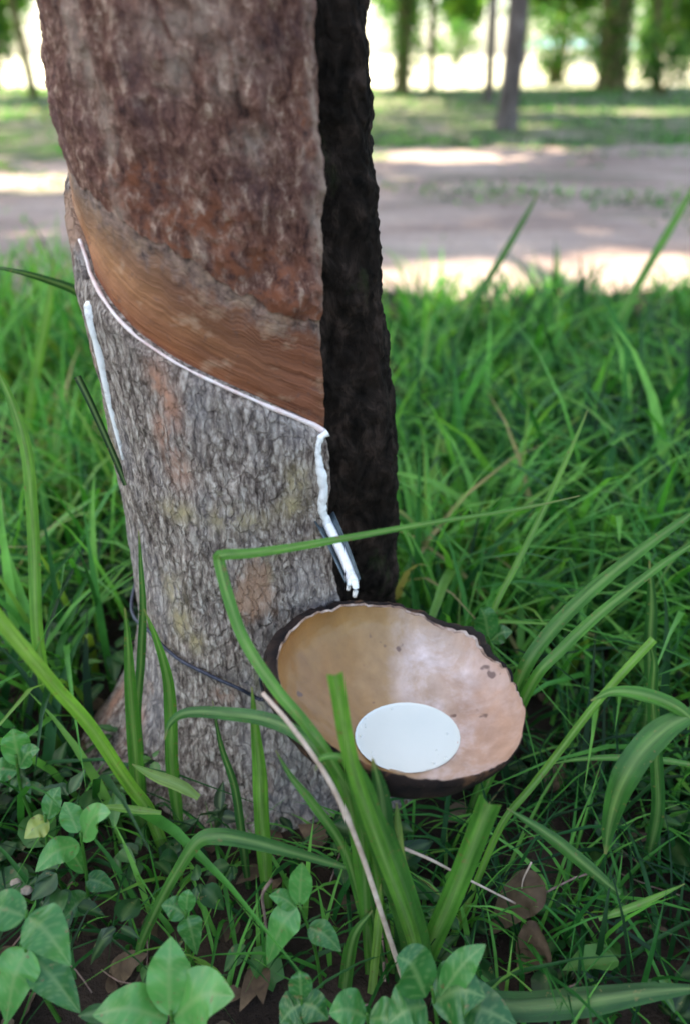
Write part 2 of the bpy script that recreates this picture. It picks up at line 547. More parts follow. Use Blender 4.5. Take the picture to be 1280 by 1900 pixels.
def ground_mat():
    m, nt, out = new_mat('plantation soil')
    c = coords(nt)
    n = tex(nt, c, 9, 8, 0.62, 0.3)
    col = ramp(nt, n, [(0.3, (0.012, 0.008, 0.006)), (0.5, (0.030, 0.020, 0.015)), (0.7, (0.075, 0.05, 0.036))])
    # away from the trees the soil turns to thin turf
    tc = nt.nodes.new('ShaderNodeTexCoord')
    sx = nt.nodes.new('ShaderNodeSeparateXYZ')
    nt.links.new(tc.outputs['Object'], sx.inputs[0])
    mr = N(nt, 'ShaderNodeMapRange', i={'From Min': 3.2, 'From Max': 5.0})
    nt.links.new(sx.outputs[1], mr.inputs[0])
    turf = ramp(nt, tex(nt, c, 2.2, 8, 0.65), [(0.36, (0.30, 0.235, 0.19)), (0.50, (0.11, 0.135, 0.055)), (0.66, (0.04, 0.095, 0.03))])
    col = mix(nt, mr.outputs[0], col, turf)
    b = bump(nt, tex(nt, c, 60, 6, 0.7), 0.9, 0.01)
    b = bump(nt, n, 0.8, 0.02, b)
    principled(nt, out, col, 0.95, 0.15, b)
    return m


def road_mat():
    m, nt, out = new_mat('dry dirt track')
    c = coords(nt, (0.55, 1.6, 1))
    n = tex(nt, c, 2.0, 8, 0.62, 0.4)
    col = ramp(nt, n, [(0.32, (0.23, 0.155, 0.13)), (0.5, (0.36, 0.265, 0.225)), (0.68, (0.50, 0.39, 0.33))])
    col = mix(nt, ramp(nt, tex(nt, coords(nt, (0.35, 1.5, 1)), 1.3, 6, 0.65), [(0.54, (0, 0, 0)), (0.66, (0.7, 0.7, 0.7))]), col, (0.12, 0.135, 0.085))
    col = mix(nt, 0.5, col, ramp(nt, tex(nt, coords(nt), 42, 6, 0.7), [(0.3, (0.6, 0.58, 0.56)), (0.7, (1.15, 1.15, 1.15))]), 'MULTIPLY')
    b = bump(nt, tex(nt, coords(nt), 30, 8, 0.7), 0.7, 0.02)
    principled(nt, out, col, 0.95, 0.15, b)
    return m


M['ground'] = ground_mat()
M['road'] = road_mat()
M['field'] = simple('pale dry field', [(0.3, (0.44, 0.41, 0.25)), (0.5, (0.56, 0.52, 0.36)), (0.7, (0.60, 0.57, 0.46))], 0.35, 0.95, 0.1, 0.3, 0.05)

# ------------------------------------------------------------------ the sun
SUN = Vector((-0.50, 0.16, 1.25)).normalized()
s = bpy.data.lights.new('sun', 'SUN')
s.energy = 4.5
s.angle = R(0.55)
s.color = (1.0, 0.95, 0.86)
so = bpy.data.objects.new('sun', s)
COL.objects.link(so)
so.rotation_euler = (-SUN).to_track_quat('-Z', 'Y').to_euler()
so.location = (-3, 2, 9)
w = bpy.data.worlds.new('World')
sc.world = w
w.use_nodes = True
nt = w.node_tree
nt.nodes.clear()
wo = nt.nodes.new('ShaderNodeOutputWorld')
bg = nt.nodes.new('ShaderNodeBackground')
sky = nt.nodes.new('ShaderNodeTexSky')
sky.sky_type = 'NISHITA'
sky.sun_disc = False
sky.sun_elevation = math.asin(SUN.z)
sky.sun_rotation = math.atan2(SUN.x, SUN.y)
sky.air_density = 1.0
sky.dust_density = 1.6
sky.ozone_density = 0.4
bg.inputs[1].default_value = 0.15
nt.links.new(sky.outputs[0], bg.inputs[0])
nt.links.new(bg.outputs[0], wo.inputs[0])
sc.view_settings.view_transform = 'Standard'
sc.view_settings.look = 'None'
sc.view_settings.exposure = 2.12
sc.view_settings.gamma = 1
sc.view_settings.use_white_balance = True      # camera set for open shade
sc.view_settings.white_balance_temperature = 7250
sc.view_settings.white_balance_tint = 8

# ------------------------------------------------------------------ ground, track, field
def gz(x, y):
    """terrain height"""
    x = np.asarray(x, float); y = np.asarray(y, float)
    far = smooth(20, 60, y)
    near = np.hypot(x + 0.06, y - 0.5)
    return (0.02 * fbm(x * 1.3, y * 1.3, 0.2, 3) + 0.008 * fbm(x * 9, y * 9, 1.2, 3)) * (1 - far) + 0.018 * np.exp(-(near / 0.25) ** 2) - 0.004


def sheet(name, xs, ys, fz, mat, label_kind='structure'):
    X, Y = np.meshgrid(xs, ys)
    Z = fz(X, Y)
    V = np.stack([X, Y, Z], -1).reshape(-1, 3)
    nx, ny = len(xs), len(ys)
    i = np.arange(ny - 1)[:, None] * nx + np.arange(nx - 1)[None, :]
    i = i.ravel()
    f = np.stack([i, i + 1, i + nx + 1, i + nx], 1)
    o = mesh(name, V, f, mat)
    o['kind'] = label_kind
    return o


def grade(lo, hi, a, b, fine, n):
    """fine spacing between a and b, growing outwards"""
    mid = np.arange(a, b, fine)
    left = a - (np.geomspace(fine, a - lo, n) if a > lo else np.array([]))
    right = b + (np.geomspace(fine, hi - b, n) if hi > b else np.array([]))
    return np.unique(np.concatenate([left[::-1], mid, right]))


ground = sheet('ground', grade(-900, 900, -1.6, 1.8, 0.03, 45), grade(-900, 900, 0.0, 3.2, 0.03, 60), lambda x, y: gz(x, y), M['ground'])


def road_shape(u):
    near = 1.88 + 0.10 * np.sin(u * 1.1 + 0.6) + 0.22 * fbm(u * 2.0, 0.3, 4.4, 4)
    farr = 5.5 + 0.35 * np.sin(u * 0.5) + 1.1 * fbm(u * 0.8, 2.3, 1.4, 4)
    return near, farr


us = np.linspace(-16, 16, 320)
nr, fr = road_shape(us)
tt = np.linspace(0, 1, 60)
RX = np.repeat(us[None, :], 60, 0)
RY = nr[None, :] * (1 - tt[:, None]) + fr[None, :] * tt[:, None]
RZ = gz(RX, RY) + 0.004 + 0.012 * np.sin(np.pi * tt)[:, None] + 0.012 * (fbm(RX * 2.2, RY * 5, 3.3, 4) * np.sin(np.pi * tt)[:, None])
Vr = np.stack([RX, RY, RZ], -1).reshape(-1, 3)
ii = (np.arange(59)[:, None] * 320 + np.arange(319)[None, :]).ravel()
o = mesh('dirt_track', Vr, np.stack([ii, ii + 1, ii + 321, ii + 320], 1), M['road'])
o['kind'] = 'structure'
o['label'] = 'dry pinkish dirt track crossing behind the tapped tree'
fx = np.linspace(-300, 300, 60)
fy = 15.5 + np.geomspace(0.01, 600, 40)
fld = sheet('field', fx, fy, lambda x, y: gz(x, y) + 0.006 + 0.05 * smooth(15.5, 22, y) + 0.25 * np.sin(x * 0.6) * 0, M['field'])
fld['label'] = 'pale sunlit open field beyond the trees'

# ------------------------------------------------------------------ the tapped rubber tree
YT = 0.52
SIL = [(0, 72, 690), (130, 92, 693), (300, 125, 703), (430, 143, 713), (530, 155, 720), (600, 172, 722), (700, 195, 733), (800, 216, 741),
       (900, 236, 741), (1000, 253, 741), (1100, 262, 741), (1200, 250, 742), (1290, 214, 752), (1340, 186, 764)]
zz, cxx, rr_ = [], [], []
for (y, xl, xr) in SIL:
    dl, dr = ray(xl, y), ray(xr, y)
    pl, pr = math.atan2(dl[0], dl[1]), math.atan2(dr[0], dr[1])
    pc, hw = (pl + pr) / 2, (pr - pl) / 2
    cxx.append(YT * math.tan(pc))
    rr_.append(YT / math.cos(pc) * math.sin(hw))
    zz.append(H + YT * dl[2] / dl[1])
o_ = np.argsort(zz)
zz, cxx, rr_ = np.array(zz)[o_], np.array(cxx)[o_], np.array(rr_)[o_]


def tcx(z):
    return np.interp(z, zz, cxx)


def trad(z):
    r = np.interp(z, zz, rr_)
    return r + 0.030 * smooth(0.05, -0.06, z) - np.clip(z - 0.55, 0, 5) * 0.006


def thit(x, y, off=0.0):
    d = ray(x, y)
    z = 0.3
    for _ in range(30):
        cx, r = float(tcx(z)), float(trad(z)) + off
        ox, oy = -cx, -YT
        A = d[0] ** 2 + d[1] ** 2
        B = ox * d[0] + oy * d[1]
        C = ox * ox + oy * oy - r * r
        q = max(B * B - A * C, 0)
        s_ = (-B - math.sqrt(q)) / A
        z = 0.5 * z + 0.5 * (H + s_ * d[2])
    p = d * s_
    return math.atan2(p[0] - cx, YT - p[1]), H + p[2]


def tpoint(th, z, off=0.0):
    th, z = np.asarray(th, float), np.asarray(z, float)
    r = trad(z) + off
    return np.stack([tcx(z) + r * np.sin(th), YT - r * np.cos(th), z + 0 * th], -1)


# vertical edge beside the black bark, from top to bottom
edge = np.array([thit(*p) for p in [(574, -60), (577, 0), (586, 150), (591, 300), (590, 420), (589, 500), (592, 650), (601, 770), (598, 830), (604, 900), (610, 980), (616, 1060), (635, 1150), (675, 1260), (710, 1360), (730, 1440)]])
edge = edge[np.argsort(edge[:, 1])]
def th_edge(z):
    return np.interp(z, edge[:, 1], edge[:, 0]) + 0.035 * noise(z * 40, 0.5, 0.5) + 0.018 * noise(z * 150, 1.5, 0.5)


cut = np.array([thit(*p) for p in [(153, 452), (168, 505), (200, 560), (260, 625), (330, 675), (400, 711), (470, 742), (540, 771), (580, 788), (600, 802)]])
upper = np.array([thit(*p) for p in [(136, 325), (190, 385), (260, 437), (340, 492), (430, 548), (500, 580), (545, 592), (590, 600)]])


def zc(th):
    z = np.interp(th, cut[:, 0], cut[:, 1])
    z = z + np.clip(cut[0, 0] - th, 0, 0.9) * 0.075
    return z


def zu(th):
    z = np.interp(th, upper[:, 0], upper[:, 1])
    z = z + np.clip(upper[0, 0] - th, 0, 0.9) * 0.06
    z = z + 0.006 * fbm(th * 9, 3.3, 1.1, 4)
    return np.maximum(z, zc(th) + 0.012)


dl = np.concatenate([np.arange(-225, -135, 5), np.arange(-135, 62, 0.72), np.arange(62, 135, 5)])
dl = dl[np.abs(dl) > 0.5]
dl = np.sort(np.concatenate([dl, [-0.05, 0.05, 0.35, -0.45]]))
DEL = np.radians(dl)
NB = len(dl)
r1 = np.linspace(0, 1, 300)
r2 = np.linspace(0, 1, 56)
r3 = np.concatenate([np.linspace(0, 1, 250), np.array([1.03, 1.1, 1.2])])
ROWS = []
Zt, THt = [], []
ZTOP = 0.60
th0 = th_edge(0.3) + DEL
for k_, (rws, lo, hi) in enumerate(((r1, lambda t: np.full_like(t, -0.07), zc), (r2, zc, zu), (r3, zu, lambda t: np.full_like(t, ZTOP)))):
    a, b = lo(th0), hi(th0)
    for t in rws:
        if k_ == 2 and t > 1:
            z = np.full(NB, ZTOP + (t - 1) * 12.0)
        else:
            z = a + (b - a) * t
        if k_ == 1 and t == 0: z = z + 0.0003
        if k_ == 2 and t == 0: z = z + 0.0003
        ROWS.append((k_, t))
        Zt.append(z)
Zt = np.array(Zt)
NR = len(Zt)
band = np.array([k for k, t in ROWS])[:, None] + 0 * Zt
# each column follows the vertical edge
fade = np.cos(np.clip(DEL, -np.pi / 2, np.pi / 2)) ** 1
THt = th_edge(0.3) + DEL + (th_edge(Zt) - th_edge(0.3)) * np.clip(fade, 0, 1)[None, :]
ARC = THt * 0.095
zzv = Zt
low = 0.0035 * fbm(ARC * 18, zzv * 12, 0.3, 3) 
n_low = fbm(ARC * 170 + 1.5 * noise(ARC * 60, zzv * 50, 2.2), zzv * 55, 0.7, 4, 0.6)
d_low = 0.0042 + 0.0020 * (0.25 - np.abs(n_low)) + 0.0016 * fbm(ARC * 70, zzv * 50, 5.5, 3)
n_up = fbm(ARC * 95, zzv * 70 + ARC * 30, 3.7, 5, 0.6)
d_up = 0.0016 + 0.0034 * n_up + 0.003 * fbm(ARC * 34, zzv * 24, 8.8, 3)
pvv = np.clip((zzv - zc(THt)) / (zu(THt) - zc(THt)), 0, 1)
d_pan = -0.0005 + 0.0008 * noise(ARC * 18, pvv * 13, 4.4) + 0.0006 * noise(ARC * 60, pvv * 34, 2.4) + 0.0012 * fbm(ARC * 40, zzv * 40, 6.1, 3) - 0.002 * smooth(0.25, 0, pvv)
d_drk = -0.003 + 0.0055 * fbm(ARC * 46, zzv * 34, 1.9, 4, 0.55) + 0.0022 * fbm(ARC * 160, zzv * 120, 7.7, 3)
d_low = d_low * (0.25 + 0.75 * smooth(0.0, 0.007, zc(THt) - zzv)) - 0.0004
lip = smooth(0.0, 0.012, zzv - zu(THt))
d_up = d_up * (0.25 + 0.75 * lip)
disp = np.where(band == 0, d_low, np.where(band == 1, d_pan, d_up))
deg = np.degrees(DEL)[None, :] + 0 * Zt
disp = disp + 0.0030 * np.exp(-((deg + 3.5) / 4.0) ** 2) * (band != 0)       # raised lip along the edge
darkm = deg > 0
notch = 0.019 * smooth(0.0, 1.8, deg) * (1 - smooth(16, 40, deg)) * smooth(-0.02, 0.12, zzv)
disp = np.where(darkm & (deg < 110), d_drk - notch, disp)
kth, kz = thit(532, 545)
disp = disp + 0.0075 * np.exp(-(((THt - kth) * 0.095 / 0.0075) ** 2 + ((zzv - kz) / 0.012) ** 2) ** 1.5) * (~darkm)
# root flare lobes
disp = disp + 0.034 * smooth(0.10, -0.03, zzv) * np.maximum(0, np.sin(THt * 3 + 5.02)) ** 1.3
disp = disp + low
Rt = trad(zzv) + disp
VT = np.stack([tcx(zzv) + Rt * np.sin(THt), YT - Rt * np.cos(THt), zzv], -1)

def blobs(lst):
    a = 0 * zzv
    for (x, y, sx, sy) in lst:
        bt, bz_ = thit(x, y)
        a = np.maximum(a, np.exp(-(((THt - bt) * 0.095 / (sx * 0.00029)) ** 2 + ((zzv - bz_) / (sy * 0.00029)) ** 2)))
    return a


PK = blobs([(322, 740, 22, 60), (335, 850, 24, 55), (312, 800, 20, 40), (300, 700, 22, 40), (440, 590, 26, 26), (420, 1280, 22, 20), (230, 1300, 26, 60), (270, 1340, 22, 60)])
OC = blobs([(548, 890, 26, 34), (540, 935, 32, 26), (345, 1150, 28, 50), (372, 1185, 22, 30), (340, 945, 40, 26), (440, 960, 60, 24), (330, 1090, 30, 40), (225, 830, 18, 60)])
PALE = blobs([(165, 120, 18, 60), (182, 190, 16, 50), (205, 300, 14, 60), (222, 380, 13, 50), (130, 60, 22, 60), (300, 60, 45, 40), (420, 130, 50, 40), (330, 120, 30, 40), (470, 270, 34, 30), (575, 200, 10, 160), (578, 420, 9, 130), (360, 30, 60, 30)])
DKB = blobs([(265, 195, 42, 36), (240, 140, 30, 30), (300, 330, 50, 50), (480, 350, 60, 60), (430, 500, 60, 26), (520, 60, 40, 60), (560, 330, 14, 60)])

RUST = np.clip(smooth(0.055, 0.0, zzv - zu(THt)) * smooth(-0.9, -0.2, THt) + blobs([(360, 440, 40, 50), (270, 330, 60, 26), (490, 490, 50, 30), (532, 545, 30, 40), (560, 220, 12, 60), (400, 400, 50, 40)]), 0, 1) * (band == 2)

tree_root = empty('rubber_tree', (float(tcx(0.0)), YT, 0.0), 'large brown rubber tree in front with slanting tapping cut and black right side', 'tree', 'rubber trees')


def grid_part(name, mats, sel, extra_f=None):
    """faces of the trunk grid chosen by sel(row, column) -> material slot or -1"""
    i, j = np.meshgrid(np.arange(NR - 1), np.arange(NB), indexing='ij')
    slot = sel(i, j)
    keep = slot >= 0
    i, j, sl = i[keep], j[keep], slot[keep]
    j2 = (j + 1) % NB
    f = np.stack([i * NB + j, i * NB + j2, (i + 1) * NB + j2, (i + 1) * NB + j], 1)
    used, inv = np.unique(f.ravel(), return_inverse=True)
    V = VT.reshape(-1, 3)[used]
    f = inv.reshape(-1, 4)
    uu = np.clip((THt - cut[0, 0]) / (cut[-1, 0] - cut[0, 0]), 0, 1)
    at_ = {'rust': RUST.ravel()[used], 'pv': pvv.ravel()[used], 'pu': uu.ravel()[used], 'pk': PK.ravel()[used], 'oc': OC.ravel()[used], 'pale': PALE.ravel()[used], 'dkb': DKB.ravel()[used]}
    return mesh(name, V, f, None, tree_root, attrs=at_, mats=mats, fmat=sl)


rowband = np.array([k for k, t in ROWS])
cd = np.degrees(DEL)
colmid = np.append((cd[:-1] + cd[1:]) / 2, 180)


def sel_trunk(i, j):
    b = np.where((rowband[i] == 0) & (rowband[i + 1] == 0), 0, np.where((rowband[i] == 0), 0, np.where((rowband[i] == 1), -1, 1)))
    b = np.where((rowband[i] == 1) & ((colmid[j] > -0) | (colmid[j] < -118)), 1, b)
    return np.where((colmid[j] > 0) & (colmid[j] < 110), -1, b)


def sel_panel(i, j):
    return np.where((rowband[i] == 1) & (colmid[j] < 0) & (colmid[j] > -118), 0, -1)


def sel_dark(i, j):
    return np.where((colmid[j] > 0) & (colmid[j] < 110), 0, -1)


grid_part('trunk', [M['bark_low'], M['bark_up']], sel_trunk)
pn = grid_part('tapped_panel', [M['panel']], sel_panel)
pn['label'] = 'fresh tan shaved bark panel above the latex cut'
dk = grid_part('blackened_bark', [M['dark']], sel_dark)
dk['label'] = 'black rough bark down the right side'


def surf(th, z):
    """nearest actual trunk surface point"""
    k = np.argmin((VT[:, :, 2] - z) ** 2 + ((THt - th) * 0.095) ** 2)
    return VT.reshape(-1, 3)[k]


# latex line lying on the ledge of the cut
thl = np.linspace(cut[0, 0] - 0.02, cut[-1, 0] - 0.005, 150)
zl = zc(thl)
wid = 0.00115 + 0.0009 * noise(np.arange(150) * 0.09, 0.5, 0.5) + 0.0007 * smooth(0.85, 1, np.linspace(0, 1, 150))
Pl = np.array([tpoint(t, z + 0.0004, 0.0006) for t, z in zip(thl, zl)])
lowl = 0.0035 * fbm(thl * 0.095 * 18, zl * 12, 0.3, 3)
rad_dir = np.stack([np.sin(thl), -np.cos(thl), 0 * thl], 1)
Pl = Pl + rad_dir * lowl[:, None]
V, f = tube(Pl, wid, 8)
ll = mesh('latex_line', V, f, M['latex_line'], tree_root)
ll['label'] = 'thin pinkish white latex line along the slanting cut'
# latex running down the channel beside the black bark
pts = []
for (x, y) in [(598, 796), (586, 806), (583, 835), (588, 870), (594, 905), (592, 935), (600, 960), (606, 985)]:
    t_, z_ = thit(x, y)
    pts.append(tpoint(t_, z_, 0.0052 + 0.0035 * fbm(t_ * 0.095 * 18, z_ * 12, 0.3, 3)))
P = spline(pts, 120)
P = P + 0.0012 * np.stack([noise(np.arange(120) * 0.21, 0.5, 0.5), 0 * np.arange(120), 0 * np.arange(120)], 1)
kk = np.linspace(0, 1, 120)
rad = 0.0024 + 0.0020 * noise(kk * 6, 0.5, 1.5) + 0.0006 * noise(kk * 19, 0.5, 1.5) + 0.0009 * np.exp(-((kk - 0.62) / 0.12) ** 2) + 0.0008 * np.exp(-((kk) / 0.06) ** 2)
V, f = tube(P, np.maximum(rad, 0.0012), 10)
run = mesh('latex_run', V, f, M['latex_run'], tree_root)
run['label'] = 'white latex running down the channel to the spout'
# white streak on the left edge
pts = []
for (x, y) in [(168, 556), (176, 590), (187, 640), (197, 690), (208, 745), (219, 800), (229, 850)]:
    t_, z_ = thit(x + 10, y)
    pts.append(tpoint(t_, z_, 0.0036 + 0.0035 * fbm(t_ * 0.095 * 18, z_ * 12, 0.3, 3)))
P = spline(pts, 160)
kk = np.linspace(0, 1, 160)
V, f = tube(P, (0.0040 + 0.0012 * noise(kk * 5, 0.5, 2.5) + 0.0005 * noise(kk * 17, 0.5, 2.5)) * (1 - 0.75 * kk ** 1.5) * np.clip(kk * 14 + 0.4, 0, 1), 8)
stk = mesh('white_streak', V, f, M['latex_run'], tree_root)
stk['label'] = 'straight white streak down the left edge of the trunk'

# ------------------------------------------------------------------ crowns
def leaf_cloud(C, size, per=3, seed=1):
    """trifoliate leaves: each leaflet a folded lens of 6 vertices; returns verts, faces (quads), rnd"""
    g = np.random.default_rng(seed)
    n = len(C) * per
    base = np.repeat(C, per, 0)
    az = g.uniform(0, 2 * np.pi, n)
    el = g.uniform(-0.9, 0.35, n)
    d = np.stack([np.cos(az) * np.cos(el), np.sin(az) * np.cos(el), np.sin(el)], 1)
    sd = np.cross(d, np.array([0, 0, 1.0]) + g.normal(0, 0.35, (n, 3)))
    sd /= np.linalg.norm(sd, axis=1)[:, None]
    up = np.cross(sd, d)
    L = size * g.uniform(0.65, 1.25, n)[:, None]
    W = L * g.uniform(0.30, 0.42, n)[:, None] * 0.5
    st = base + d * L * 0.12
    m1 = base + d * L * 0.45
    m2 = base + d * L * 0.8 - up * L * 0.06
    tip = base + d * L * 1.08 - up * L * 0.16
    V = np.stack([st, m1 + sd * W + up * L * 0.07, m2 + sd * W * 0.75 + up * L * 0.03, tip, m2 - sd * W * 0.75 + up * L * 0.03, m1 - sd * W + up * L * 0.07, m1, m2], 1).reshape(-1, 3)
    b = np.arange(n)[:, None] * 8
    f = np.stack([np.concatenate([b + 0, b + 1, b + 2, b + 7], 1), np.concatenate([b + 0, b + 7, b + 4, b + 5], 1)], 1).reshape(-1, 4)
    f2 = np.concatenate([b + 2, b + 3, b + 4, b + 7], 1)
    f = np.vstack([f, f2])
    rnd = np.repeat(np.clip(np.repeat(g.uniform(0, 1, len(C)), per) + g.normal(0, 0.12, n), 0, 1), 8)
    return V, f, rnd


PATCH = [(0.85, 2.12, 0.85, 0.26), (1.75, 2.55, 0.6, 0.18), (-1.85, 3.75, 1.0, 0.30), (0.5, 4.9, 0.5, 0.3), (3.0, 9.4, 1.4, 0.5), (4.2, 8.0, 1.0, 0.35), (1.4, 7.3, 0.5, 0.2), (0.35, 1.75, 0.25, 0.08),
         (-1.1, 1.55, 0.35, 0.14), (1.3, 5.5, 0.35, 0.12), (5.6, 9.8, 0.8, 0.4)]


def lit_gap(C, pad=0.0):
    """True for a clump that would shade one of the sunny patches on the track"""
    k = (C[:, 2]) / SUN.z
    X, Y = C[:, 0] - SUN.x * k, C[:, 1] - SUN.y * k
    m = np.zeros(len(C), bool)
    for (x, y, a, b) in PATCH:
        m |= ((X - x) / (a + pad)) ** 2 + ((Y - y) / (b + pad)) ** 2 < 1
    return m


def crown_points(c, rad, n, seed, hz):
    g = np.random.default_rng(seed)
    K = 46
    cl = g.normal(size=(K, 3))
    cl /= np.linalg.norm(cl, axis=1)[:, None]
    cl *= g.uniform(0.3, 1.0, K)[:, None] ** 0.5
    cl = cl * np.array([rad, rad, hz]) + np.array(c)
    idx = g.integers(0, K, n)
    P = cl[idx] + g.normal(0, 1, (n, 3)) * np.array([rad, rad, hz]) * 0.16
    return P, cl


def limbs(base, cl, r0, seed, n=7):
    g = np.random.default_rng(seed)
    mb = MB()
    pick = g.choice(len(cl), n, replace=False)
    for p in cl[pick]:
        mid = base * 0.45 + p * 0.55 + np.array([*g.normal(0, 0.15, 2), 0.25])
        P = spline([base, mid, p], 10)
        V, f = tube(P, np.linspace(r0, r0 * 0.2, 10), 7)
        mb.add(V, f)
    return mb.out()


# unseen crown moved sunward, plus an added leaf layer, both placed to cast shade
top = np.array([float(tcx(0.6)), YT, 2.9])
KX, KY = SUN.x / SUN.z, SUN.y / SUN.z
P, cl = crown_points((KX * 11 + 0.3, 1.6 + KY * 11, 11.0), 3.3, 5600, 11, 1.6)
g_ = np.random.default_rng(21)
NP2 = 11500
z2 = g_.uniform(9.0, 12.5, NP2)
P2 = np.stack([g_.uniform(-3.0, 5.2, NP2) + KX * z2, g_.uniform(-0.5, 9.0, NP2) + KY * z2, z2], 1)
P = np.vstack([P, P2])
P = P[~lit_gap(P, 0.07)]
# added leaf block towards the sun that keeps trunk and cup in the shade
hh = g_.uniform(8.5, 11.0, 650)
P3 = np.stack([KX * hh + g_.normal(0.05, 0.32, 650), 0.45 + KY * hh + g_.normal(0, 0.32, 650), hh], 1)
P = np.vstack([P, P3])
V, f, rn = leaf_cloud(P, 0.17, 3, 12)
mesh('crown', V, f, M['crown'], tree_root, attrs={'rnd': rn})  # also holds the leaves added only to block the sun
V, f, _ = limbs(top, cl, 0.06, 13, 9)
mesh('limbs', V, f, M['bark_bg'], tree_root)

# ------------------------------------------------------------------ background trees
def bg_tree(basepx, wpx, toppx, label, seed, mat='bark_bg', crown_h=5.0, crown_r=2.4, nleaf=2800, group='rubber trees', vines=0, name='rubber_tree', zrise=None):
    b = ground_at(*basepx)
    b[2] = float(gz(b[0], b[1])) - 0.02
    dep = project(b)[2]
    r = wpx * dep / F / 2
    t = at(toppx[0], toppx[1], b[1])
    d = (t - b) / (t[2] - b[2])
    root = empty(name, b, label, 'tree', group)
    zs = np.concatenate([np.linspace(0, 1.3, 36), np.linspace(1.5, crown_h - 0.6, 12)])
    C = b + d * zs[:, None] + np.stack([0.012 * noise(zs * 2, seed, 0.3), 0.01 * noise(zs * 2, 0.3, seed), 0 * zs], 1)
    C[zs > 1.3] -= (d * np.array([1, 1, 0]))[None, :] * ((zs[zs > 1.3] - 1.3) * 0.6)[:, None]
    k = 22
    a = np.linspace(0, 2 * np.pi, k, endpoint=False)
    rad = r * (1 + 0.45 * np.exp(-zs / 0.10) - 0.05 * zs / crown_h)[:, None] * (1 + 0.10 * fbm(np.cos(a)[None, :] * 1.5 + seed, np.sin(a)[None, :] * 1.5, zs[:, None] * 3, 3))
    V = np.stack([C[:, 0:1] + rad * np.cos(a), C[:, 1:2] + rad * np.sin(a), np.repeat(C[:, 2:3], k, 1)], -1).reshape(-1, 3)
    f = [(i * k + j, i * k + (j + 1) % k, (i + 1) * k + (j + 1) % k, (i + 1) * k + j) for i in range(len(zs) - 1) for j in range(k)]
    mesh('trunk', V, f, M[mat], root)
    ct = C[-1]
    P, cl = crown_points(ct + np.array([0, 0, 0.9]), crown_r, nleaf, seed + 50, 1.5)
    P = P[P[:, 2] > 2.2]
    P = P[~lit_gap(P, 0.1)]
    V, f, rn = leaf_cloud(P, 0.26, 3, seed + 60)
    mesh('crown', V, f, M['crown'], root, attrs={'rnd': rn})
    V, f, _ = limbs(ct, cl, r * 0.6, seed + 70, 6)
    mesh('limbs', V, f, M['bark_bg'], root)
    if vines:
        g = np.random.default_rng(seed)
        aa = g.uniform(0, 2 * np.pi, vines)
        z = g.uniform(0.28, 1.6, vines)
        Pv = np.stack([b[0] + d[0] * z + (r * 1.15) * np.cos(aa), b[1] + d[1] * z + r * 1.15 * np.sin(aa), b[2] + z], 1)
        V, f, rn = leaf_cloud(Pv, 0.11, 3, seed + 80)
        mesh('climbing_vine', V, f, M['bush'], root, attrs={'rnd': rn})
    return root


bg_tree((938, 243), 36, (962, 0), 'grey brown rubber tree with straight bare trunk, nearest across the dirt track', 1)
bg_tree((905, 193), 17, (914, 0), 'slender bare rubber tree close to the left of the nearest tree across the track', 2)
bg_tree((745, 176), 26, (752, 0), 'leafy vine-covered tree against the white sky beside the black bark', 3, 'bark_moss', vines=160)
bg_tree((799, 174), 12, (803, 0), 'very thin mossy trunk standing against the bright field', 4, 'bark_moss', vines=25)
bg_tree((1132, 168), 50, (1144, 0), 'thick olive brown trunk wrapped in climbing vines on the right', 5, 'bark_moss', vines=330)
bg_tree((1213, 168), 13, (1220, 0), 'thin trunk right of the thick vine-wrapped tree', 6, 'bark_moss', vines=20)
bg_tree((66, 182), 15, (22, 0), 'thin dark leaning stem left of the tapped tree', 8, 'bark_moss', crown_h=4.0, crown_r=2.0)

# shrubs and far trees
def shrub(x0, x1, ytop, Y, n, label, seed, size=0.16, zlow=0.15, name='shrub', group='shrubs beyond the plantation'):
    a, b = at(x0, 100, Y), at(x1, 100, Y)
    zt = at((x0 + x1) / 2, ytop, Y)[2]
    c = np.array([(a[0] + b[0]) / 2, Y, 0.0])
    c[2] = float(gz(c[0], c[1])) + 0.03
    w_ = (b[0] - a[0]) / 2
    g = np.random.default_rng(seed)
    root = empty(name, c, label, 'shrub', group)
    K = 26
    cl = np.stack([g.uniform(-1, 1, K) * w_, g.uniform(-0.6, 0.6, K) * w_, g.uniform(zlow, 1, K) ** 0.8 * zt], 1)
    keep = (np.abs(cl[:, 0]) / w_) ** 2 + (cl[:, 2] / zt - 0.45) ** 2 < 0.95
    cl = cl[keep]
    P = cl[g.integers(0, len(cl), n)] + g.normal(0, 1, (n, 3)) * np.array([w_ * 0.16, w_ * 0.16, zt * 0.10])
    P[:, 2] = np.maximum(P[:, 2], 0.05)
    V, f, rn = leaf_cloud(P + c, size, 3, seed + 5)
    mesh('foliage', V, f, M['bush'], root, attrs={'rnd': rn})
    mb = MB()
    for p in cl[:9]:
        V, f = tube(spline([c + np.array([g.normal(0, 0.05), g.normal(0, 0.05), -0.05]), c + p * np.array([0.5, 0.5, 0.6]), c + p], 8), np.linspace(0.03, 0.008, 8), 6)
        mb.add(V, f)
    V, f, _ = mb.out()
    mesh('stem', V, f, M['bark_moss'], root)
    return root


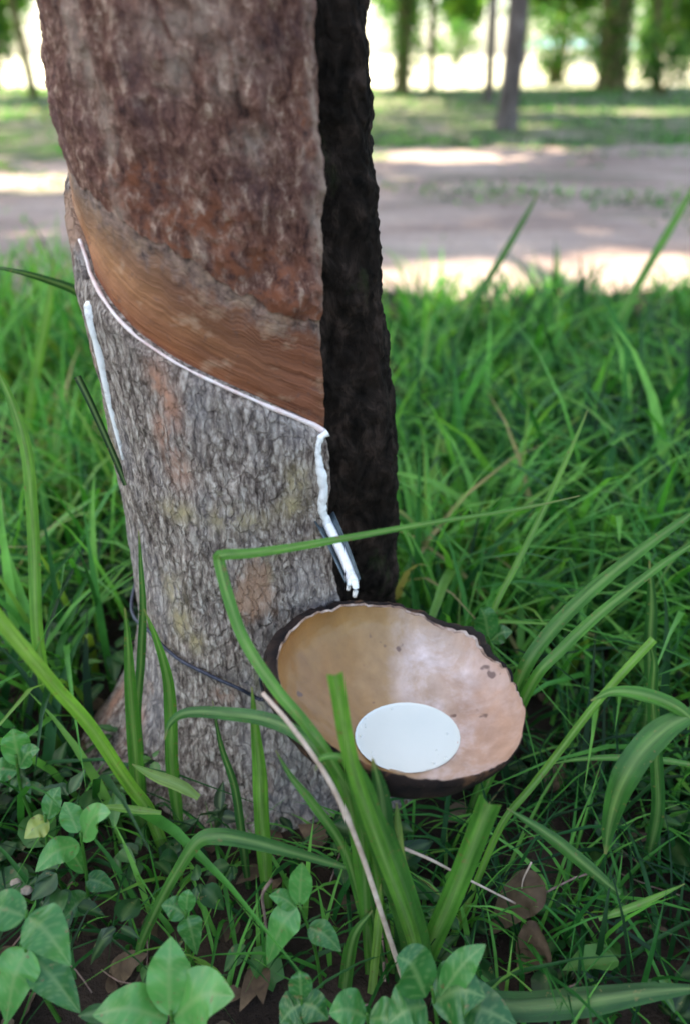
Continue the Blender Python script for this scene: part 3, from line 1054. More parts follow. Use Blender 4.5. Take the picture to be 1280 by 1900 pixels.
shrub(975, 1110, -190, 19, 1900, 'bright green leafy shrub between the bare trunk and the vine-wrapped tree', 31)
shrub(1155, 1290, -170, 20, 1900, 'green shrub with drooping branches at the far right', 32)
shrub(1080, 1210, -260, 25, 1900, 'tall dense shrub behind the thick vine-wrapped tree', 33, 0.2)
shrub(715, 775, -150, 24, 600, 'pale sunlit shrub behind the leafy vine-covered tree', 34, 0.2)
shrub(-70, 34, -60, 15, 800, 'sunlit green bush at the left edge of the field', 35, 0.14)
shrub(985, 1075, 30, 17.5, 320, 'low yellow green shrub at the foot of the bright shrubs', 36, 0.12, 0.1)
shrub(1185, 1290, 60, 13.5, 320, 'low bushy weed patch in front of the far right shrub', 37, 0.10, 0.1)
shrub(800, 890, 40, 46, 260, 'faint small bush far out in the pale field', 38, 0.25, 0.1)


def far_tree(x, wpx, ytop, Y, label, seed):
    c = at(x, 100, Y)
    c[2] = float(gz(c[0], c[1]))
    zt = at(x, ytop, Y)[2]
    w_ = wpx / F * Y * 0.5
    root = empty('broadleaf_tree', c, label, 'tree', 'far trees across the field')
    V, f = tube(np.stack([c + np.array([0, 0, z]) for z in np.linspace(-0.1, zt * 0.6, 8)]), np.linspace(w_ * 0.09, w_ * 0.05, 8), 8)
    mesh('trunk', V, f, M['bark_bg'], root)
    P, cl = crown_points(c + np.array([0, 0, zt * 0.62]), w_, 1300, seed, zt * 0.36)
    V, f, rn = leaf_cloud(P, Y * 0.011, 3, seed + 1)
    mesh('crown', V, f, M['bush'], root, attrs={'rnd': rn})


far_tree(1035, 150, -300, 70, 'tall round far tree showing above the bright shrub', 41)
far_tree(1250, 170, -350, 62, 'broad far tree at the right edge behind the shrubs', 42)
far_tree(15, 150, -260, 75, 'far tree at the left edge across the pale field', 43)

far_tree(745, 120, -260, 40, 'pale yellow green far tree behind the leafy vine-covered tree', 44)
far_tree(850, 90, -200, 58, 'slim faint far tree left of the bare trunks', 45)
far_tree(1150, 220, -420, 48, 'biggest far tree, behind the vine-wrapped trunk', 46)
far_tree(970, 150, -300, 52, 'far tree just right of the nearest bare trunk', 47)

# small pale building across the field
bx = at(1075, 118, 62)
bo = empty('shed', (bx[0], 62, float(gz(bx[0], 62))), 'small low white shed with pale blue roof far across the field', 'shed')


def box(c, s_):
    c, s_ = np.array(c, float), np.array(s_, float) / 2
    V = np.array([[x, y, z] for z in (-1, 1) for y in (-1, 1) for x in (-1, 1)]) * s_ + c
    f = [(0, 2, 3, 1), (4, 5, 7, 6), (0, 1, 5, 4), (2, 6, 7, 3), (0, 4, 6, 2), (1, 3, 7, 5)]
    return V, f


m_wall = simple('white render wall', [(0.3, (0.62, 0.58, 0.55)), (0.7, (0.75, 0.70, 0.67))], 2, 0.9)
m_roof = simple('pale blue sheet roof', [(0.3, (0.25, 0.42, 0.46)), (0.7, (0.34, 0.52, 0.55))], 2, 0.5)
m_door = simple('grey door', [(0.3, (0.2, 0.2, 0.2)), (0.7, (0.3, 0.29, 0.28))], 2, 0.6)
zb = bo.location[2]
V, f = box((bx[0], 62, zb + 0.42), (6.0, 3.0, 1.0))
mesh('wall', V, f, m_wall, bo, False)
V = np.array([[-3.3, -1.8, 0.92], [3.3, -1.8, 0.92], [3.3, 1.8, 0.92], [-3.3, 1.8, 0.92], [-3.3, 0, 1.5], [3.3, 0, 1.5]]) + np.array([bx[0], 62, zb])
mesh('roof', V, [(0, 1, 5, 4), (2, 3, 4, 5), (0, 4, 3), (1, 2, 5), (0, 3, 2, 1)], m_roof, bo, False)
V, f = box((bx[0] + 1.2, 60.48, zb + 0.4), (0.8, 0.05, 0.8))
mesh('door', V, f, m_door, bo, False)

# ------------------------------------------------------------------ spout
def spout():
    t_, z_ = thit(603, 972)
    a = tpoint(t_, z_, -0.004)
    b = at(628, 1030, a[1] - 0.030)
    c = at(652, 1088, a[1] - 0.052)
    P = spline([a, b, c], 18)
    T = frames(P)
    side = np.cross(T, np.array([0, 0, 1.0]))
    side /= np.linalg.norm(side, axis=1)[:, None]
    up = np.cross(side, T)
    root = empty('tapping_spout', a, 'narrow metal spout driven into the trunk, coated with white latex', 'spout')
    k = 9
    u = np.linspace(-1, 1, k)
    def gutter(w0, depth, lift, sc_=1.0):
        V = []
        for i in range(18):
            tt = i / 17
            w = w0 * (1 - 0.35 * tt)
            for q in u:
                V.append(P[i] + side[i] * w * q + up[i] * (depth * q * q + lift))
        return np.array(V)
    Vo, Vi = gutter(0.0075, 0.006, 0), gutter(0.0068, 0.0055, 0.0009)
    f = []
    for i in range(17):
        for j in range(k - 1):
            f.append((i * k + j, i * k + j + 1, (i + 1) * k + j + 1, (i + 1) * k + j))
    n = 18 * k
    f2 = [tuple(n + q for q in reversed(x)) for x in f]
    rim = []
    for i in range(17):
        rim.append((i * k, (i + 1) * k, n + (i + 1) * k, n + i * k))
        rim.append((i * k + k - 1, n + i * k + k - 1, n + (i + 1) * k + k - 1, (i + 1) * k + k - 1))
    for j in range(k - 1):
        rim.append((17 * k + j, 17 * k + j + 1, n + 17 * k + j + 1, n + 17 * k + j))
    mesh('gutter', np.vstack([Vo, Vi]), f + f2 + rim, M['metal'], root)
    # latex film in the gutter with two little drips at the tip
    mb = MB()
    Pc = P + up * 0.0030 - side * 0.0012
    V, f = tube(Pc, 0.0031 + 0.0006 * noise(np.arange(18) * 0.5, 0.5, 0.5), 10)
    mb.add(V, f)
    e = Pc[-1]
    V, f = tube(spline([Pc[-2], e + T[-1] * 0.003, e + T[-1] * 0.004 + np.array([-0.001, 0, -0.006])], 8), np.linspace(0.0026, 0.0012, 8), 8)
    mb.add(V, f)
    V, f = tube(spline([Pc[-3] + side[-1] * 0.002, e + side[-1] * 0.003, e + side[-1] * 0.0038 + np.array([0, 0, -0.004])], 8), np.linspace(0.002, 0.0011, 8), 8)
    mb.add(V, f)
    V, f, _ = mb.out()
    mesh('latex_film', V, f, M['latex_run'], root)


spout()

# ------------------------------------------------------------------ coconut shell cup
CC = at(747, 1267, 0.362)
EX = Vector((0.972, 0.03, -0.235)).normalized()        # right side hangs lower
EN = Vector((0.185, -0.02, 0.98))
EN = (EN - EX * EN.dot(EX)).normalized()
EY = EN.cross(EX)
EX, EY, EN = [np.array(q) for q in (EX, EY, EN)]
RA, RB = 0.0770, 0.0730


def cup():
    root = empty('coconut_cup', CC - EN * 0.056, 'half coconut shell cup with brown inside and pool of white latex, tied to the trunk', 'cup')
    k = 160
    a = np.linspace(0, 2 * np.pi, k, endpoint=False)
    chip = 0.0040 * fbm(np.cos(a) * 6, np.sin(a) * 6, 0.4, 4) + 0.0024 * fbm(np.cos(a) * 22, np.sin(a) * 22, 3.4, 2)
    chip = chip * (0.45 + 0.55 * smooth(-0.3, 0.3, np.sin(a)))
    chip = chip - 0.005 * np.exp(-((a - 0.62) / 0.10) ** 2) - 0.004 * np.exp(-((a - 1.15) / 0.13) ** 2) - 0.004 * np.exp(-((a - 6.0) / 0.09) ** 2) - 0.003 * np.exp(-((a - 5.55) / 0.07) ** 2)
    rw = 1 + 0.012 * fbm(np.cos(a) * 3, np.sin(a) * 3, 7.4, 3)
    far_w = 0.015 + 0.105 * smooth(-0.35, 0.6, np.sin(a) - 0.25 * np.cos(a)) * (0.9 + 0.4 * noise(np.cos(a) * 2.5, np.sin(a) * 2.5, 0.3)) * (1 + 1.0 * np.exp(-((a - 0.85) / 0.45) ** 2))
    def pt(rho, dep, aa, ch, deep=0.0):
        return CC - EY * (0.14 * deep * np.maximum(dep, 0) ** 2 / 0.046)[:, None] + EY * (0.36 * deep * (np.maximum(dep, 0) / 0.046) ** 2 * RB * rho * np.sin(aa))[:, None] + EX * (RA * rho * rw * np.cos(aa) - 0.20 * np.maximum(dep, 0))[:, None] + EY * (RB * rho * rw * np.sin(aa))[:, None] - EN * (dep - ch)[:, None]
    def prof_in(t):            # t: 0 rim, 1 bottom
        rho = 0.965 * (1 - t ** 2.2)
        return rho, 0.046 * t
    rows = []
    nt_ = 44
    for i in range(nt_):
        t = (i / (nt_ - 1)) ** 1.0
        rho, d = prof_in(t)
        w_ = max(0, 1 - t * 5)
        bumpy = 0.0011 * fbm(np.cos(a) * rho * 5, np.sin(a) * rho * 5, t * 3, 3)
        rows.append(pt(rho + 0 * a, d + bumpy, a, chip * w_, 1.0))
    V = np.vstack(rows)
    f = [(i * k + j, (i + 1) * k + j, (i + 1) * k + (j + 1) % k, i * k + (j + 1) % k) for i in range(nt_ - 1) for j in range(k)]
    # keep the object's axes level with the world so the material reads left to right
    ins = mesh('inner_shell', V, f, M['shell_in'], root)
    # object coordinates: centre at the cup base
    outr = []
    for i in range(34):
        t = i / 33
        phi = t * np.pi / 2
        rho = math.cos(phi) ** 1.12 if i < 33 else 0.0
        d = 0.004 + 0.0450 * math.sin(phi)
        rough = 0.0012 * fbm(np.cos(a) * 9, np.sin(a) * 9, t * 7, 3)
        outr.append(pt(rho * (0.965 + far_w + 0.05 * (1 - rho)) + rough / RA * (1 if rho else 0), d + 0 * a, a, chip * max(0, 1 - t * 5)))
    Vo = np.vstack(outr)
    fo = [(i * k + j, i * k + (j + 1) % k, (i + 1) * k + (j + 1) % k, (i + 1) * k + j) for i in range(33) for j in range(k)]
    mesh('outer_shell', Vo, fo, M['husk'], root)
    # broken rim between the two, thick at the back
    rows_r = []
    for q, (rho, d) in enumerate(((0.0, 0.0), (0.15, -0.0008), (0.45, -0.0004), (0.85, 0.0010), (1.0, 0.004))):
        jag = 0.0008 * fbm(np.cos(a) * 30, np.sin(a) * 30, q * 2.2, 2) * (0 if q in (0, 4) else 1)
        rows_r.append(pt(0.965 + far_w * rho + jag * 4, d + jag, a, chip))
    Vr_ = np.vstack(rows_r)
    fr_ = [(i * k + j, i * k + (j + 1) % k, (i + 1) * k + (j + 1) % k, (i + 1) * k + j) for i in range(4) for j in range(k)]
    fm = np.array([0 if i < 1 else 1 for i in range(4) for j in range(k)])
    mesh('rim', Vr_, fr_, None, root, mats=[M['rim'], M['husk']], fmat=fm)
    # liquid latex, a level surface inside the shell
    zl_ = CC[2] - 0.0378
    ring = []
    for aa in a:
        lo_, hi_ = 0.0, 1.0
        best = None
        for t in np.linspace(0.2, 1.0, 400):
            rho, d = prof_in(t)
            p = CC + EX * (RA * rho * math.cos(aa) - 0.20 * d) + EY * (RB * rho * math.sin(aa) * (1 + 0.36 * (d / 0.046) ** 2) - 0.14 * d * d / 0.046) - EN * d
            if p[2] <= zl_ + 0.0:
                best = p
                break
        if best is None:
            best = CC - EN * 0.05
        ring.append(best)
    ring = np.array(ring)
    ring[:, 2] = zl_
    c0 = ring.mean(0)
    rg = []
    for s_, dz in ((1.015, 0.0008), (0.985, 0.0002), (0.95, 0.0), (0.7, 0.0), (0.35, 0.0)):
        q = c0 + (ring - c0) * s_
        q[:, 2] = zl_ + dz
        rg.append(q)
    V = np.vstack(rg + [c0[None, :]])
    gb = np.random.default_rng(4)
    f = [(i * k + j, i * k + (j + 1) % k, (i + 1) * k + (j + 1) % k, (i + 1) * k + j) for i in range(4) for j in range(k)]
    f += [(4 * k + j, 4 * k + (j + 1) % k, 5 * k) for j in range(k)]
    for q in range(16):                      # small bubbles gathered near the edge
        jx = int(gb.integers(0, k))
        pb = c0 + (ring[jx] - c0) * gb.uniform(0.72, 0.95)
        rb = gb.uniform(0.0004, 0.0011)
        n0 = len(V)
        aa = np.linspace(0, 2 * np.pi, 8, endpoint=False)
        bv = [[pb[0] + rb * math.cos(e_) * math.cos(x_), pb[1] + rb * math.cos(e_) * math.sin(x_), zl_ - 0.0001 + rb * 0.7 * math.sin(e_)] for e_ in (0, 0.5, 1.0) for x_ in aa] + [[pb[0], pb[1], zl_ + rb * 0.7]]
        V = np.vstack([V, bv])
        f += [(n0 + i_ * 8 + j_, n0 + i_ * 8 + (j_ + 1) % 8, n0 + (i_ + 1) * 8 + (j_ + 1) % 8, n0 + (i_ + 1) * 8 + j_) for i_ in range(2) for j_ in range(8)]
        f += [(n0 + 16 + j_, n0 + 16 + (j_ + 1) % 8, n0 + 24) for j_ in range(8)]
    if True:
        o = top_mesh('latex_pool', c0, V, f, M['latex'])
        tag(o, 'pool of milky white latex lying in the bottom of the coconut cup', 'latex')


cup()

# wire that ties the cup to the trunk
pts = []
for (x, y) in [(262, 1120), (300, 1165), (345, 1208), (400, 1238), (450, 1262), (490, 1282)]:
    t_, z_ = thit(x, y)
    pts.append(tpoint(t_, z_, 0.0085))
t_, z_ = thit(300, 1165)
pts = [tpoint(-1.9, pts[0][2] + 0.02, 0.008)] + pts
e1 = CC - EX * RA * 1.06 - EN * 0.014
e2 = CC - EX * RA * 0.75 - EY * RB * 0.80 - EN * 0.018
e3 = CC - EY * RB * 1.08 - EN * 0.017
pts = pts + [e1, e1 + EX * 0.012 - EN * 0.012]
P = spline(pts, 110)
V, f = tube(P, 0.0013, 8)
o = top_mesh('tie_wire', P[0], V, f, M['wire'])
tag(o, 'dark bluish wire wrapped round the trunk base to hold the coconut cup', 'wire')

# ------------------------------------------------------------------ blades of grass singled out in the photo
def ribbon(P, W, fold=0.25, up=None, across=5):
    P = np.asarray(P, float)
    n = len(P)
    T = frames(P)
    camp = np.array([0, 0, H])
    view = P - camp
    view /= np.linalg.norm(view, axis=1)[:, None]
    ref = view if up is None else np.repeat(np.asarray(up, float)[None, :], n, 0)
    S = np.cross(T, ref)
    S /= np.linalg.norm(S, axis=1)[:, None] + 1e-9
    Nn = np.cross(S, T)
    u = np.linspace(-1, 1, across)
    V = P[:, None, :] + S[:, None, :] * (W[:, None] * u[None, :])[..., None] + Nn[:, None, :] * (W[:, None] * fold * (np.abs(u)[None, :]))[..., None]
    V = V.reshape(-1, 3)
    f = [(i * across + j, i * across + j + 1, (i + 1) * across + j + 1, (i + 1) * across + j) for i in range(n - 1) for j in range(across - 1)]
    vein = np.tile((np.abs(u) < 0.2).astype(float) * 0.55, n)
    return V, f, vein


def blade(px, Ys, w, label, rnd, taper='both', group='tall grass blades round the tapped tree', name='grass_blade', fold=0.28, root=True, mat='blade', n=40, tilt=None):
    """px: polyline from tip to root in the photograph, Ys: distance of each point, w: full width in pixels"""
    if isinstance(Ys, (int, float)):
        Ys = [Ys] * len(px)
    pts = [at(x, y, Y) for (x, y), Y in zip(px, Ys)]
    if root:
        p = pts[-1]
        d = p - pts[-2]
        g = float(gz(p[0], p[1])) - 0.01
        if p[2] > g + 0.004:
            d = d / (np.linalg.norm(d) + 1e-9)
            d = d * 0.5 + np.array([0, 0.05, -0.8])
            k = (g - p[2]) / d[2]
            pts.append(p + d * k * 0.5 + np.array([0, 0, 0]))
            pts.append(p + d * k)
    P = spline(pts, n)
    t = np.linspace(0, 1, n)
    dep = project(P)[2]
    w_arr = np.interp(t, np.linspace(0, 1, len(w)), w) if isinstance(w, (list, tuple)) else w
    W = 0.5 * w_arr * dep / F
    if taper == 'both':
        W = W * np.clip((t / 0.45), 0.04, 1) ** 0.7 * (1 - 0.45 * smooth(0.7, 1, t))
    elif taper == 'tip':
        W = W * np.clip(t / 0.25, 0.05, 1) ** 0.7
    elif taper == 'none':
        W = W * (1 - 0.2 * t)
    V, f, vein = ribbon(P, W, fold, tilt)
    r_ = np.clip(rnd + 0.10 * noise(np.repeat(t, 5) * 4 + rnd * 20, 0.5, 0.5), 0, 1)
    base = P[-1]
    uq = np.tile(np.linspace(-1, 1, 5), n)
    tq = np.repeat(t, 5)
    L_ = float(np.linalg.norm(np.diff(P, axis=0), axis=1).sum())
    o = top_mesh(name, base, V, f, M[mat], attrs={'rnd': r_, 'vein': vein, 'su': uq * 3.5 + rnd * 37, 'sv': tq * L_ * 26, 'tipd': tq if taper != 'none' else tq * 0 + 1})
    tag(o, label, 'grass', group)
    return o


blade([(1075, 920), (960, 945), (800, 970), (660, 995), (560, 1013), (470, 1026), (414, 1030), (408, 1042), (425, 1110), (455, 1190), (510, 1275), (565, 1340), (615, 1410), (680, 1540)],
      [0.43, 0.40, 0.37, 0.36, 0.355, 0.352, 0.35, 0.35, 0.340, 0.326, 0.306, 0.295, 0.289, 0.287], 22, 'long green blade snapped over at a sharp bend, its end lying across the trunk', 0.66, 'both', n=90)
blade([(-30, 1112), (0, 1150), (60, 1222), (110, 1282), (170, 1350), (240, 1455), (275, 1500)], [0.30, 0.305, 0.31, 0.32, 0.335, 0.355, 0.36], 27, 'bright yellow green stiff blade slanting across the lower left corner', 0.85, 'none')
blade([(622, 1253), (630, 1300), (642, 1370), (662, 1450), (700, 1560), (745, 1680), (770, 1760)], [0.277] * 7, 30, 'upright bright blade stub standing before the latex pool', 0.74, 'none', fold=0.5)
blade([(640, 1385), (665, 1450), (700, 1540), (735, 1630), (765, 1730), (775, 1790)], [0.282, 0.281, 0.280, 0.279, 0.278, 0.277], 56, 'broadest folded green stem in front of the cup', 0.50, 'tip', fold=0.55)
blade([(690, 1408), (705, 1470), (712, 1540), (735, 1620), (750, 1720)], [0.286, 0.285, 0.284, 0.283, 0.282], 40, 'dark green leaf standing under the near edge of the cup', 0.22, 'tip')
blade([(906, 1492), (893, 1525), (868, 1590), (835, 1670), (800, 1750), (780, 1800)], [0.287] * 6, 44, 'thick cut-off green stem below the right part of the cup', 0.60, 'none', fold=0.6)
blade([(306, 1372), (318, 1340), (350, 1322), (420, 1324), (500, 1336), (565, 1370), (610, 1420), (650, 1500)], [0.33, 0.333, 0.333, 0.328, 0.314, 0.300, 0.293, 0.289], [30, 32, 30, 26, 22, 20, 18], 'pale blue green blade arching low across the trunk base', 0.42, 'both', n=50)
blade([(690, 1622), (620, 1603), (540, 1580), (470, 1562), (410, 1552), (370, 1560), (335, 1608), (300, 1670), (262, 1752)], [0.295, 0.298, 0.30, 0.30, 0.30, 0.30, 0.297, 0.294, 0.29], [30, 36, 38, 34, 26, 20, 18, 18, 18], 'bent blade lying over flat below the trunk base', 0.45, 'both', n=50)
blade([(1212, 1186), (1160, 1242), (1100, 1312), (1040, 1390), (985, 1460), (930, 1530)], [0.36, 0.355, 0.35, 0.345, 0.335, 0.325], 15, 'thin pale stem leaning right beside the cup, jointed at the top', 0.80, 'none', fold=0.6)
blade([(1203, 1190), (1213, 1230), (1210, 1290), (1216, 1400), (1220, 1500)], [0.36, 0.36, 0.36, 0.36, 0.36], 24, 'short dark upright leaf at the joint of the thin leaning stem', 0.35, 'both')
blade([(1095, 1300), (1140, 1283), (1200, 1290), (1255, 1312), (1300, 1350)], [0.34, 0.34, 0.338, 0.335, 0.33], 26, 'pale arching leaf near the right edge, level with the cup', 0.62, 'both', root=False)
blade([(1122, 1585), (1130, 1530), (1150, 1460), (1185, 1400), (1235, 1350), (1300, 1318)], [0.315, 0.318, 0.32, 0.325, 0.33, 0.335], 50, 'wide blue green blade drooping to a point at the right edge', 0.40, 'both', root=False, fold=0.18)
blade([(1330, 915), (1280, 955), (1200, 1012), (1100, 1092), (1020, 1172), (965, 1255)], [0.46, 0.45, 0.44, 0.43, 0.42, 0.41], 26, 'upper of two parallel blades slanting in from the right edge', 0.50, 'both')
blade([(1330, 985), (1280, 1012), (1210, 1060), (1110, 1140), (1040, 1206), (985, 1270)], [0.44, 0.435, 0.425, 0.415, 0.405, 0.40], 20, 'lower of two parallel blades slanting in from the right edge', 0.58, 'both')
blade([(1090, 760), (1060, 830), (1000, 962), (955, 1052), (912, 1140)], [0.58, 0.56, 0.53, 0.50, 0.48], 11, 'slim yellowish stem rising behind the end of the snapped blade', 0.78, 'tip')
blade([(1000, 355), (975, 400), (930, 478), (880, 560), (845, 640), (820, 720)], [1.36, 1.36, 1.35, 1.34, 1.33, 1.32], 13, 'tall lone stem standing out against the dirt track', 0.40, 'tip')
blade([(1300, 320), (1262, 390), (1210, 480), (1160, 570), (1120, 650)], [1.36, 1.36, 1.35, 1.34, 1.33], 15, 'tall pale blade against the track near the right edge', 0.62, 'tip')
blade([(144, 698), (165, 740), (190, 795), (214, 850), (235, 900)], [0.48, 0.475, 0.47, 0.465, 0.46], 14, 'dark straight stalk leaning on the left side of the trunk', 0.0, 'none', fold=0.6, root=False)
blade([(-30, 493), (30, 503), (90, 520), (150, 545), (200, 600)], [0.60, 0.60, 0.61, 0.62, 0.63], 17, 'dark green blade reaching in level from the left edge', 0.18, 'both')
blade([(-20, 660), (20, 740), (48, 830), (58, 920), (64, 1020), (70, 1180)], [0.52, 0.51, 0.50, 0.49, 0.48, 0.46], 22, 'upright pale stem on the far left', 0.74, 'tip')
blade([(100, 480), (92, 560), (70, 680), (52, 800)], [0.95, 0.94, 0.93, 0.92], 18, 'sunlit upright blade in the left-hand grass', 0.8, 'tip')
blade([(232, 1128), (238, 1190), (243, 1280), (252, 1400), (258, 1480)], [0.36, 0.362, 0.366, 0.37, 0.375], 27, 'grey green upright blade touching the left of the trunk base', 0.48, 'both')
blade([(268, 1130), (292, 1190), (312, 1260), (318, 1340), (320, 1420)], [0.362, 0.364, 0.366, 0.37, 0.372], 24, 'bowed green blade crossing the left of the trunk base', 0.55, 'both')
blade([(258, 985), (262, 1050), (266, 1130), (262, 1230), (255, 1330)], [0.41, 0.41, 0.41, 0.41, 0.41], 16, 'thin blade hugging the left edge of the trunk', 0.4, 'both')
blade([(468, 1275), (474, 1350), (482, 1430), (487, 1530)], [0.335, 0.335, 0.333, 0.33], 28, 'bright vertical blade in front of the trunk base', 0.72, 'both')
blade([(246, 1418), (285, 1438), (335, 1458), (370, 1480)], [0.345, 0.343, 0.34, 0.337], 22, 'short yellow blade lying at the trunk base', 0.97, 'both', root=False)
blade([(180, 1496), (230, 1500), (300, 1508)], [0.335, 0.335, 0.335], 14, 'small pale straw blade flat on the ground left of the trunk', 0.9, 'both', root=False)
blade([(1204, 1040), (1208, 1120), (1205, 1200), (1204, 1290)], [0.47, 0.465, 0.46, 0.455], 22, 'dark vertical blade behind the jointed stem', 0.3, 'tip')
blade([(1020, 1418), (1080, 1408), (1160, 1406), (1240, 1412), (1310, 1424)], [0.38, 0.38, 0.38, 0.38, 0.38], 12, 'thin pale blade lying level at the right, under the arching leaf', 0.6, 'both', root=False)
blade([(1320, 1832), (1200, 1842), (1060, 1862), (930, 1866), (860, 1830)], [0.250, 0.251, 0.252, 0.255, 0.260], 50, 'broad dark blade lying along the bottom right edge', 0.25, 'both', root=False)
blade([(940, 1500), (1010, 1545), (1080, 1600), (1150, 1660)], [0.315, 0.312, 0.308, 0.303], 24, 'green blade sloping down to the right from the thin stem', 0.45, 'both', root=False)
blade([(1270, 1640), (1180, 1680), (1110, 1705)], [0.30, 0.298, 0.296], 14, 'thin yellowish blade low on the right', 0.75, 'both', root=False)
blade([(735, 1490), (738, 1540), (742, 1600), (765, 1680)], [0.293, 0.291, 0.289, 0.287], 26, 'pale dried leaf tip between the cup and the broad stem', 0.99, 'both')
blade([(690, 1690), (655, 1740), (640, 1830), (636, 1880)], [0.285, 0.282, 0.28, 0.278], 24, 'grey green blade curving down left of the dry stalk', 0.48, 'both')
blade([(706, 1640), (700, 1730), (690, 1830), (680, 1920)], [0.288, 0.283, 0.278, 0.274], 16, 'narrow straw-coloured blade running to the bottom edge', 0.92, 'tip')
blade([(548, 1318), (590, 1378), (628, 1440), (655, 1520)], [0.296, 0.291, 0.288, 0.286], 24, 'pale green blade along the lower left rim of the cup', 0.66, 'both')
blade([(585, 1430), (600, 1405), (640, 1412), (660, 1470), (672, 1560)], [0.284, 0.284, 0.284, 0.284, 0.284], 20, 'small curled blade tip below the left of the cup', 0.6, 'both')
blade([(512, 1392), (540, 1440), (580, 1490), (640, 1580)], [0.305, 0.300, 0.295, 0.290], 18, 'slim blade leaning between the trunk base and the broad stem', 0.5, 'both')
blade([(395, 1300), (410, 1380), (436, 1460), (448, 1540)], [0.355, 0.353, 0.35, 0.345], 16, 'dim blade standing just left of the bright vertical blade', 0.35, 'both')
# dry stalk and twigs
P = spline([at(488, 1286, 0.306), at(545, 1352, 0.292), at(615, 1455, 0.281), at(665, 1570, 0.278), at(712, 1710, 0.276), at(748, 1820, 0.275), at(762, 1872, 0.274)], 60)
kk = np.linspace(0, 1, 60)
V, f = tube(P, 0.0011 + 0.0006 * kk + 0.0019 * np.exp(-((kk - 0.965) / 0.022) ** 2) + 0.0005 * np.exp(-((kk - 0.42) / 0.02) ** 2), 8)
tag(top_mesh('dry_stalk', P[-1], V, f, M['dry']), 'long pale dry stalk with knobbed end slanting below the cup', 'stalk')
P = spline([at(748, 1574, 0.30), at(800, 1596, 0.302), at(860, 1628, 0.306), at(955, 1676, 0.312)], 30)
V, f = tube(P, np.linspace(0.0010, 0.0006, 30), 7)
tag(top_mesh('dry_twig', P[0], V, f, M['dry']), 'short pale pinkish twig crossing the thick cut-off stem', 'twig')
P = spline([at(985, 1600, 0.32), at(968, 1640, 0.318), at(975, 1690, 0.314)], 20)
V, f = tube(P, np.linspace(0.0006, 0.0004, 20), 6)
tag(top_mesh('dry_twig', P[-1], V, f, M['dry']), 'hair-thin curved twig standing over the brown dead leaf', 'twig')
P = spline([at(505, 1632, 0.305), at(488, 1660, 0.302), at(492, 1700, 0.30), at(500, 1760, 0.295)], 24)
V, f = tube(P, np.linspace(0.0012, 0.0007, 24), 7)
tag(top_mesh('dry_twig', P[-1], V, f, M['twig']), 'curved brown twig beside the pointed central weed', 'twig')

# ------------------------------------------------------------------ broad-leaved weeds
def leaf(name, b, t, wpx, rnd, parent, lift=0.0, shape=0.5, mat='weed', n=26, across=11, yb=None):
    """b, t: 3D base and tip"""
    b, t = np.array(b), np.array(t)
    dep = project((b + t) / 2)[2]
    W = 0.46 * wpx * float(dep) / F
    L = np.linalg.norm(t - b)
    mid = (b + t) / 2 + np.array([0, 0, 1]) * L * (0.10 + lift)
    P = spline([b, mid, t], n)
    s_ = np.linspace(0, 1, n)
    prof = np.sin(np.pi * s_ ** 0.74) ** 0.80 * (1.06 - 0.22 * s_)
    prof[0] = 0.05; prof[-1] = 0.01
    T = frames(P)
    view = P - np.array([0, 0, H])
    view /= np.linalg.norm(view, axis=1)[:, None]
    ref = view * 0.75 + np.array([0, 0, -0.5])
    S = np.cross(T, ref); S /= np.linalg.norm(S, axis=1)[:, None] + 1e-9
    Nn = np.cross(S, T)
    u = np.linspace(-1, 1, across)
    wave = 0.09 * np.sin(s_ * 17 + rnd * 30)
    V = P[:, None] + S[:, None] * (W * prof[:, None] * u)[..., None] - Nn[:, None] * (W * prof[:, None] * (-0.42 * np.sqrt(u * u + 0.02) + 0.30 * u * u + wave[:, None] * np.abs(u)))[..., None]
    f = [(i * across + j, i * across + j + 1, (i + 1) * across + j + 1, (i + 1) * across + j) for i in range(n - 1) for j in range(across - 1)]
    side = np.abs(((s_[:, None] * 6 - np.abs(u)[None, :] * 1.6) % 1.0) - 0.5) < 0.10
    vein = np.maximum((np.abs(u)[None, :] < 0.1) * 0.5, side * 0.30) + 0 * s_[:, None]
    return mesh(name, V.reshape(-1, 3), f, M[mat], parent, attrs={'rnd': np.full(n * across, rnd), 'vein': vein.ravel()})


def weed(stem_px, Y, leaves, label, name='weed', srad=0.0012):
    """stem_px: polyline top to root; leaves: (base px, tip px, width, rnd, dY of the tip, lift)"""
    top_ = [at(x, y, Y) for x, y in stem_px]
    e = top_[-1]
    g = float(gz(e[0], e[1])) - 0.008
    if e[2] > g:
        top_.append(np.array([e[0] + 0.004, e[1] + 0.006, g]))
    root = empty(name, top_[-1], label, 'plant', 'broad-leaved weeds')
    P = spline(top_, 20)
    V, f = tube(P, np.linspace(srad * 0.7, srad * 1.2, 20), 7)
    mesh('stem', V, f, M['blade'], root, attrs={'rnd': np.full(len(V), 0.55), 'vein': np.zeros(len(V)), 'su': np.zeros(len(V)), 'sv': np.zeros(len(V)), 'tipd': np.ones(len(V))})
    for (b, t, wpx, rnd, dY, lift) in leaves:
        leaf('leaf', at(*b, Y), at(*t, Y + dY), wpx, rnd, root, lift)
    return root


